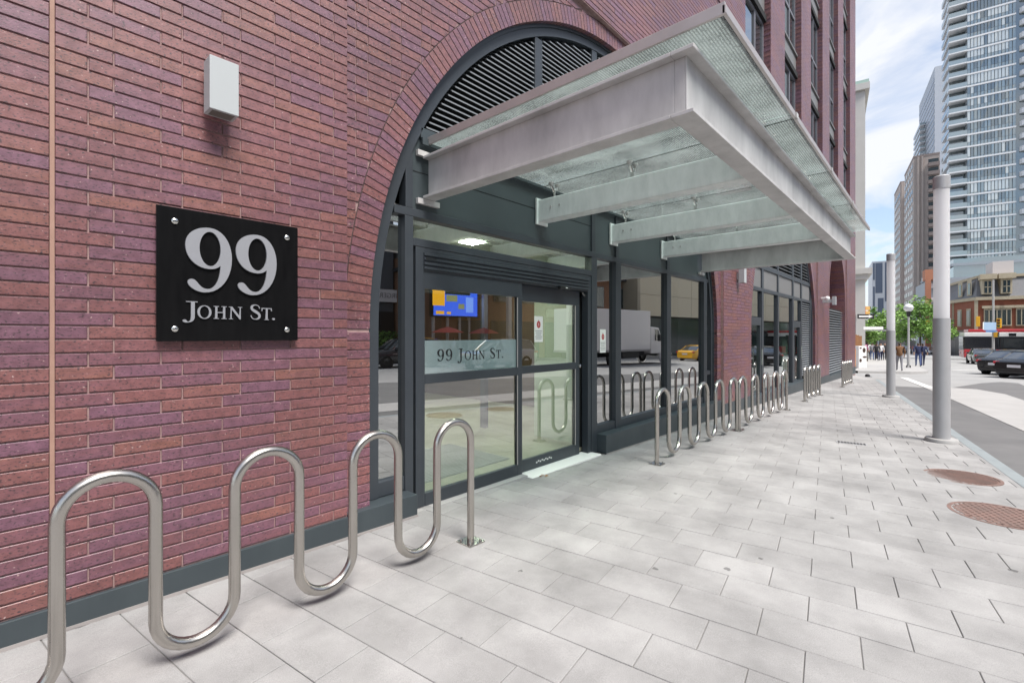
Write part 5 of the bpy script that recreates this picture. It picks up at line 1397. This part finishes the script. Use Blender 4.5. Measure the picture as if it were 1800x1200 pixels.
# streetcars
P_TR = M_('tram_red', (.42, .02, .03), .35, coat=.6); P_TW = M_('tram_white', (.74, .74, .73), .4); P_TB = M_('tram_black', (.014, .015, .02), .2, coat=.5)
def tram(label, loc, rz, Lt):
    t = thing('streetcar', label, 'streetcar', loc, rz, 'red and white streetcars')
    w = 1.27
    MB().box(-Lt / 2, Lt / 2, -w, w, .25, 1.25).build('lower_body', P_TR, t, bevel=.08)
    MB().box(-Lt / 2 + .05, Lt / 2 - .05, -w - .005, w + .005, 1.25, 2.75).build('window_band', P_TB, t, bevel=.05)
    MB().box(-Lt / 2 + .02, Lt / 2 - .02, -w, w, 2.75, 3.25).build('upper_body', P_TW, t, bevel=.05)
    MB().box(-Lt / 2 + .4, Lt / 2 - .4, -w + .08, w - .08, 3.25, 3.62).build('roof_fairing', P_TR, t, bevel=.1)
    k = -Lt / 2 + 3.2; i = 0
    while k < Lt / 2 - 2:
        for s in (-1, 1):
            if i % 2: MB().box(k, k + 1.5, s * (w + .012) - .01, s * (w + .012) + .01, .35, 2.95).build('door', P_TB, t)
            else:
                MB().box(k - .3, k + 2.2, s * (w + .012) - .01, s * (w + .012) + .01, 1.45, 2.5).build('window', CGL, t)
                MB().box(k + .6, k + 1.2, s * (w + .012) - .01, s * (w + .012) + .01, 2.8, 3.15).build('vent', P_TB, t)
        k += 3.4; i += 1
    for s in (-1, 1):
        e = s * Lt / 2
        MB().box(min(e - s * .02, e + s * .06), max(e - s * .02, e + s * .06), -w * .86, w * .86, 1.15, 2.75).build('windscreen', CGL, t, bevel=.05)
        for q in (-.8, .8): MB().box(min(e, e + s * .05), max(e, e + s * .05), q - .15, q + .15, .7, .9).build('headlight', HEAD, t)
    b = MB()
    for q in (-Lt * .36, -Lt * .12, Lt * .12, Lt * .36): b.box(q - .9, q + .9, -1.0, 1.0, .02, .3)
    b.build('bogie', BLK, t)
    return t
uq = 78.; x, y = K(uq, dvu(1690, uq)[0] - 9.5); tram('long red and white streetcar crossing the junction at right', (x, y, road_z(x) + .1), R(8.4 - 90), 19)
x, y = at(1612, 120); tram('oncoming streetcar left of the tree trunk, far up the street', (x, y, road_z(x)), R(8.4), 18)
x, y = at(1634, 112); tram('oncoming streetcar right of the tree trunk, far up the street', (x, y, road_z(x)), R(8.4), 18)

# ------------------------------------------------------------------ people
SKIN = M_('skin', (.40, .24, .17), .6); HAIR = M_('hair_dark', (.02, .014, .01), .7)
def person(px, dep, label, top, bottom, yaw=0, h=1.7, stride=.25, shoe=None, pos=None):
    x, y = at(px, dep) if pos is None else pos
    t = thing('person', label, 'person', (x, y, g(x)), yaw)
    s = h / 1.7
    J = {'pel': (0, 0, .93), 'sp': (0.01, 0, 1.15), 'ch': (.02, 0, 1.33), 'nk': (.02, 0, 1.46), 'hd': (.03, 0, 1.57), 'tp': (.03, 0, 1.68)}
    rad = {'pel': .135, 'sp': .125, 'ch': .135, 'nk': .055, 'hd': .095, 'tp': .07}
    E_ = [('pel', 'sp'), ('sp', 'ch'), ('ch', 'nk'), ('nk', 'hd'), ('hd', 'tp')]
    for sd, q in ((1, 'l'), (-1, 'r')):
        f = stride * sd
        J['hp' + q] = (0, .09 * sd, .90); J['kn' + q] = (f * .55 + .04, .09 * sd, .50); J['an' + q] = (f - .02, .09 * sd, .09); J['to' + q] = (f + .15, .10 * sd, .04)
        rad['hp' + q] = .10; rad['kn' + q] = .062; rad['an' + q] = .042; rad['to' + q] = .035
        E_ += [('pel', 'hp' + q), ('hp' + q, 'kn' + q), ('kn' + q, 'an' + q), ('an' + q, 'to' + q)]
        J['sh' + q] = (.02, .19 * sd, 1.40); J['el' + q] = (-.06 - f * .3, .25 * sd, 1.12); J['wr' + q] = (.03 - f * .6, .24 * sd, .89); J['ha' + q] = (.06 - f * .7, .23 * sd, .80)
        rad['sh' + q] = .068; rad['el' + q] = .045; rad['wr' + q] = .032; rad['ha' + q] = .036
        E_ += [('ch', 'sh' + q), ('sh' + q, 'el' + q), ('el' + q, 'wr' + q), ('wr' + q, 'ha' + q)]
    ks = list(J); ix = {k: i for i, k in enumerate(ks)}
    me = bpy.data.meshes.new('body'); me.from_pydata([tuple(c * s for c in J[k]) for k in ks], [(ix[a], ix[b_]) for a, b_ in E_], [])
    o = bpy.data.objects.new('body', me); COL.objects.link(o)
    sk = o.modifiers.new('skin', 'SKIN'); o.modifiers.new('sub', 'SUBSURF').levels = 1
    for i, k in enumerate(ks):
        me.skin_vertices[0].data[i].radius = (rad[k] * s, rad[k] * s * (1.15 if k in ('pel', 'sp', 'ch') else 1))
    me.skin_vertices[0].data[ix['pel']].use_root = True
    dg = bpy.context.evaluated_depsgraph_get(); m2 = bpy.data.meshes.new_from_object(o.evaluated_get(dg)); m2.name = 'body'
    bpy.data.objects.remove(o)
    m2.materials.clear()
    for m in (SKIN, top, bottom, HAIR, shoe or BLK): m2.materials.append(m)
    for p in m2.polygons:
        c = p.center / s; p.use_smooth = True
        if c.z < .10: k = 4
        elif c.z < .93 and abs(c.y) < .21 and not (abs(c.y) > .17 and c.z > .7): k = 2
        elif c.z > 1.60 or (c.z > 1.50 and c.x < .0): k = 3
        elif c.z > 1.455: k = 0
        elif abs(c.y) > .2 and c.z < 1.05: k = 0
        else: k = 1
        p.material_index = k
    link('body', m2, None, t)
    return t
NAVY = M_('cloth_navy', (.018, .025, .07), .85); DENIM = M_('cloth_denim', (.06, .09, .20), .85); CWH = M_('cloth_white', (.65, .65, .66), .85); CBR = M_('cloth_brown', (.16, .08, .035), .85); CBK = M_('cloth_black', (.02, .02, .024), .85); CPK = M_('cloth_pink', (.45, .16, .28), .85); CGR = M_('cloth_grey', (.22, .22, .24), .85)
yw = R(8.4)
person(1614, 33.5, 'person in a navy top and blue trousers walking away past the globe lamp', NAVY, DENIM, yw, 1.72)
person(1622, 34.5, 'person in dark navy walking on the right of the pair past the globe lamp', NAVY, NAVY, yw, 1.70, stride=-.28)
person(1581, 27.5, 'person in a brown jacket half hidden by the farther light column', CBR, CGR, yw, 1.68)
for i, (px, dp, lb, a, c) in enumerate(((1537, 52, 'person in pale grey deep in the crowd under the trees', CGR, CBK), (1551, 53, 'person in a pink top deep in the crowd under the trees', CPK, DENIM), (1529, 56, 'person in black far up the pavement past the cabinet', CBK, CBK), (1545, 58, 'person in white and denim far up the pavement', CWH, DENIM), (1559, 55, 'person in brown at the right end of the crowd', CBR, CBK), (1541, 45, 'person in a dark top walking among the crowd under the small tree', CBK, NAVY), (1548, 46, 'person in white with navy trousers under the leafy tree', CWH, NAVY), (1533, 47, 'person in grey near the stone building', CGR, DENIM), (1555, 47, 'person in black by the farther light column', CBK, CBK), (1519, 42, 'person in pink beside the spotted cabinet', CPK, CBK), (1526, 50, 'person in white with black shorts farther up the pavement', CWH, CBK))):
    person(px, dp, lb, a, c, yw + (0 if i % 2 else pi), 1.60 + .02 * i, stride=.25 if i % 2 else -.22)

# ================================================================== ACROSS THE STREET (seen in the glass)
UBW = M_('render_dark', (.10, .11, .12), .6)
YW_ = R(8.4)
T = thing('opposite_apartments', 'dark apartment block with glass balconies across the street', 'building')
kbox('wall', -34, 19.0, -52, -36.0, -1, 26, UBW, T)
for f in range(6):
    for k in range(7):
        o = MB().obox(-33 + k * 7.2, -27.5 + k * 7.2, -36.0, -34.6, 5.9 + f * 3.1, 6.1 + f * 3.1).build('balcony', TGREY, T)
        MB().obox(-33 + k * 7.2, -27.5 + k * 7.2, -34.66, -34.6, 6.1 + f * 3.1, 7.1 + f * 3.1).build('railing', G_RAIL, o)
        MB().obox(-32.6 + k * 7.2, -28 + k * 7.2, -36.03, -35.98, 6.15 + f * 3.1, 8.3 + f * 3.1).build('window', G_FAR, o)
kbox('shopfront', -34, 19, -36.05, -35.9, 0, 3.6, DARKSH, T)
def text3d(s_, size, m, parent, name, mtx, ext=.01):
    cu = bpy.data.curves.new(name, 'FONT'); cu.body = s_; cu.size = size; cu.extrude = ext; cu.align_x = 'CENTER'; cu.align_y = 'CENTER'
    tmp = bpy.data.objects.new('t', cu); COL.objects.link(tmp); me = bpy.data.meshes.new_from_object(tmp); bpy.data.objects.remove(tmp)
    me.materials.clear(); me.materials.append(m); o = link(name, me, None, parent); o.matrix_local = mtx; return o
def street_mtx(u, v, z):                                         # upright, read from our side of the street
    x, y = K(u, v); return Matrix.Translation((x, y, z)) @ Matrix.Rotation(pi + KA, 4, 'Z') @ Matrix.Rotation(pi / 2, 4, 'X')
T = thing('burger_sign', 'white shop sign reading BURGERS across the street, seen reflected in the narrow pane', 'sign')
kbox('board', 14.5, 22.5, -35.85, -35.7, 4.45, 5.55, WHITE, T)
text3d('BURGERS', .62, INK, T, 'lettering', street_mtx(18.55, -35.69, 5.0))
T = thing('opposite_brick_house', 'brown brick building with dark eaves across the street', 'building')
BROWNB = M_('brown_brick', (.20, .105, .065), .85, noise=(.27, .15, .095), nscale=5)
kbox('wall', 19.2, 43.0, -42, -28.0, -1.5, 8.4, BROWNB, T); kbox('eaves', 18.9, 43.4, -42, -27.4, 7.2, 7.5, M_('eaves_dark', (.05, .05, .055), .7), T); kbox('roof', 19.5, 42.7, -42, -28.2, 8.4, 11.5, SLATE, T)
kbox('string_course', 30.5, 43.1, -28.0, -27.85, 3.2, 3.9, CREAM, T)
WT = M_('window_trim', (.12, .11, .10), .6)
for k in range(7):
    u = 21.0 + k * 3.2
    f_ = MB().obox(u, u + 1.5, -28.0, -27.9, 4.3, 6.5).build('window', WT, T)
    MB().obox(u + .1, u + 1.4, -27.91, -27.87, 4.4, 6.4).build('pane', G_FAR, f_)
    MB().obox(u - .3, u + 2.1, -28.0, -27.9, -.6, 2.7).build('shop_window', DARKSH, T)
T = thing('opposite_cream_building', 'cream panelled building over a dark ground floor across the street', 'building')
CRP = M_('cream_panel', (.56, .51, .40), .75)
DKG = M_('dark_glazing', (.03, .045, .05), .15)
kbox('ground_floor', 43.6, 92, -45, -27.5, -2.5, 3.55, DKG, T)
kbox('core', 41.6, 91.5, -45, -26.05, 3.56, 8.0, M_('panel_joint_cream', (.3, .27, .2), .8), T)
for k in range(10):
    for f in range(2):
        MB().obox(41.6 + k * 5 + .03, 41.6 + k * 5 + 4.97, -26.04, -25.7, 3.56 + f * 2.25, 3.56 + f * 2.25 + 2.22).build('panel', CRP, T)
T = thing('digital_billboard', 'blue digital billboard with yellow side panel across the street', 'billboard', (0, 0, 0))
SCRB = M_('screen_blue', (.02, .05, .30), .4, emit=((.05, .16, 1.0), .40)); SCRY = M_('screen_yellow', (.5, .3, .01), .4, emit=((1, .5, .02), .35)); SCRG = M_('screen_olive', (.1, .12, .05), .4, emit=((.35, .38, .18), .3))
bu0, bu1, bv, bz0, bz1 = 18.3, 22.3, -27.6, 3.0, 5.35
kbox('cabinet', bu0 - .1, bu1 + .1, bv - .5, bv - .02, bz0 - .1, bz1 + .1, BLK, T)
kbox('screen', bu0, bu1, bv - .02, bv, bz0, bz1, SCRB, T); kbox('black_banner', bu0 + 1.0, bu1 - .7, bv, bv + .02, bz1 - .7, bz1, BLK, T)
kbox('yellow_panel', bu0 - .1, bu0 + .95, bv, bv + .03, bz0 + .75, bz1, SCRY, T)
kbox('olive_patch', bu0 + 1.1, bu0 + 2.1, bv, bv + .02, bz0 + 1.1, bz0 + 1.6, SCRG, T); kbox('yellow_patch', bu0 + .2, bu0 + .9, bv, bv + .02, bz0 + .1, bz0 + .35, SCRY, T)
for i_, (ua, ub, za, zb, m_) in enumerate(((2.2, 2.75, .55, .95, SCRG), (1.15, 1.5, .12, .3, SCRY), (2.9, 3.6, .3, 1.5, MATS.get('screen_pale') or M_('screen_pale', (.1, .2, .5), .4, emit=((.2, .38, 1.0), .42))))): kbox('colour_patch', bu0 + ua, bu0 + ub, bv, bv + .02, bz0 + za, bz0 + zb, m_, T)
for u in (18.35, 19.6, 20.7, 21.6): kbox('leg', u, u + .16, bv - .4, bv - .2, -.6, bz0, PALEST, T)
for u, lb in ((22.6, 'pale square post beside the billboard across the street'), (25.1, 'pale square post before the brown brick wall across the street')):
    x, y = K(u, -27.0); T = thing('square_post', lb, 'post', (x, y, g(x)), YW_); MB().box(-.18, .18, -.18, .18, 0, 1.9).build('base', POLE, T); MB().box(-.17, .17, -.17, .17, 1.9, 7.0).build('shaft', PALEST, T)
def place_k(u, v): x, y = K(u, v); return (x, y, road_z(x))
car('dark sport utility vehicle parked across the street opposite the brick pier', 'car', P_DARK, place_k(13.2, -22.3), YW_ + pi, 'suv', group='vehicles opposite, seen in the glass')
car('silver sport utility vehicle stopped across the street opposite the doors', 'car', P_SILVER, place_k(17.6, -18.6), YW_ + pi, 'suv', group='vehicles opposite, seen in the glass')
car('yellow taxi passing in front of the white truck', 'taxi', P_TAXI, place_k(42.2, -19.6), YW_, 'sedan', group='vehicles opposite, seen in the glass')
T = thing('box_truck', 'white box truck stopped across the street, seen in the entrance glass', 'truck', place_k(28.9, -18.4), YW_)
MB().box(-5.6, 2.0, -1.25, 1.25, 1.05, 3.95).build('cargo_box', P_WHITE, T, bevel=.03); MB().box(-5.6, 4.0, -.5, .5, .6, 1.0).build('chassis', BLK, T)
MB().box(-5.62, 2.02, -1.27, 1.27, .98, 1.12).build('box_rail', GREYM, T)
cabm = MB().prism([(2.25, .75), (4.9, .75), (4.95, 1.25), (4.8, 1.62), (3.75, 1.75), (3.30, 2.72), (2.25, 2.80)], -1.12, 1.12, 'y').build('cab', P_WHITE, T, bevel=.06)
MB().prism([(2.75, 1.75), (3.62, 1.75), (3.22, 2.58), (2.75, 2.62)], -1.125, 1.125, 'y').build('cab_window', CGL, cabm)
MB().box(4.86, 5.0, -.9, .9, .7, 1.4).build('grille', CHROME, cabm, bevel=.04); MB().box(4.75, 5.1, -1.15, 1.15, .45, .72).build('bumper', CHROME, cabm, bevel=.05)
for s in (-1, 1):
    wheel(T, 4.1, s * 1.0, .5, s); wheel(T, -2.3, s * 1.0, .5, s); MB().box(-1.3, .6, s * 1.0 - .2, s * 1.0 + .2, .5, .95).build('side_tank', BLK, T, bevel=.03)
    MB().box(2.9, 3.05, s * 1.35 - .1, s * 1.35 + .1, 1.7, 2.2).build('wing_mirror', BLK, cabm)
    MB().lathe([(.55, -.12), (.62, 0), (.55, .12)], 24).build('mudguard', P_WHITE, cabm, loc=(4.1, s * 1.05, .5)).rotation_euler = (R(90), 0, 0)
person(0, 0, 'person in a white shirt standing across the street near the billboard', CWH, CBK, YW_, 1.72, stride=.05, pos=K(19.0, -25.9))
person(0, 0, 'person in white walking across the street near the taxi', CWH, CGR, YW_, 1.7, pos=K(45.5, -25.8))
UMB = M_('umbrella_red', (.40, .07, .05), .8); UMBB = M_('umbrella_blue', (.05, .16, .42), .8)
for u, v, m, lb in ((18.9, -26.6, UMB, 'red patio umbrella near the billboard across the street'), (22.0, -26.3, UMB, 'red patio umbrella by the brown brick wall across the street'), (44.6, -26.4, UMBB, 'blue patio umbrella before the dark ground floor across the street')):
    x, y = K(u, v); T = thing('patio_umbrella', lb, 'umbrella', (x, y, g(x)), 0, 'patio umbrellas across the street')
    MB().cyl(0, 0, 0, 2.4, .025, 8).build('pole', GREYM, T); MB().lathe([(1.25, 2.05), (.7, 2.3), (.001, 2.5)], 8).build('canopy', m, T); MB().lathe([(.3, 0), (.3, .06), (.001, .08)], 14).build('base', CONC, T)
rg = random.Random(9); hb = MB(); hv = []
for i in range(3600):
    u, v, z = rg.uniform(2, 19), rg.uniform(-35.3, -34.2), rg.uniform(0, 2.2)
    x, y = K(u, v); a = Vector((rg.gauss(0, 1), rg.gauss(0, 1), rg.gauss(0, 1))).normalized() * .14; c = a.cross(Vector((rg.gauss(0, 1), rg.gauss(0, 1), rg.gauss(0, 1)))).normalized() * .07; p = Vector((x, y, g(x) + z))
    hb.quad(tuple(p + a), tuple(p + c), tuple(p - a), tuple(p - c)); hv.append(rg.random())
tag(hb.build('hedge', LEAF, attr=hv), 'low green hedge across the street before the dark apartments', 'hedge', kind='stuff')
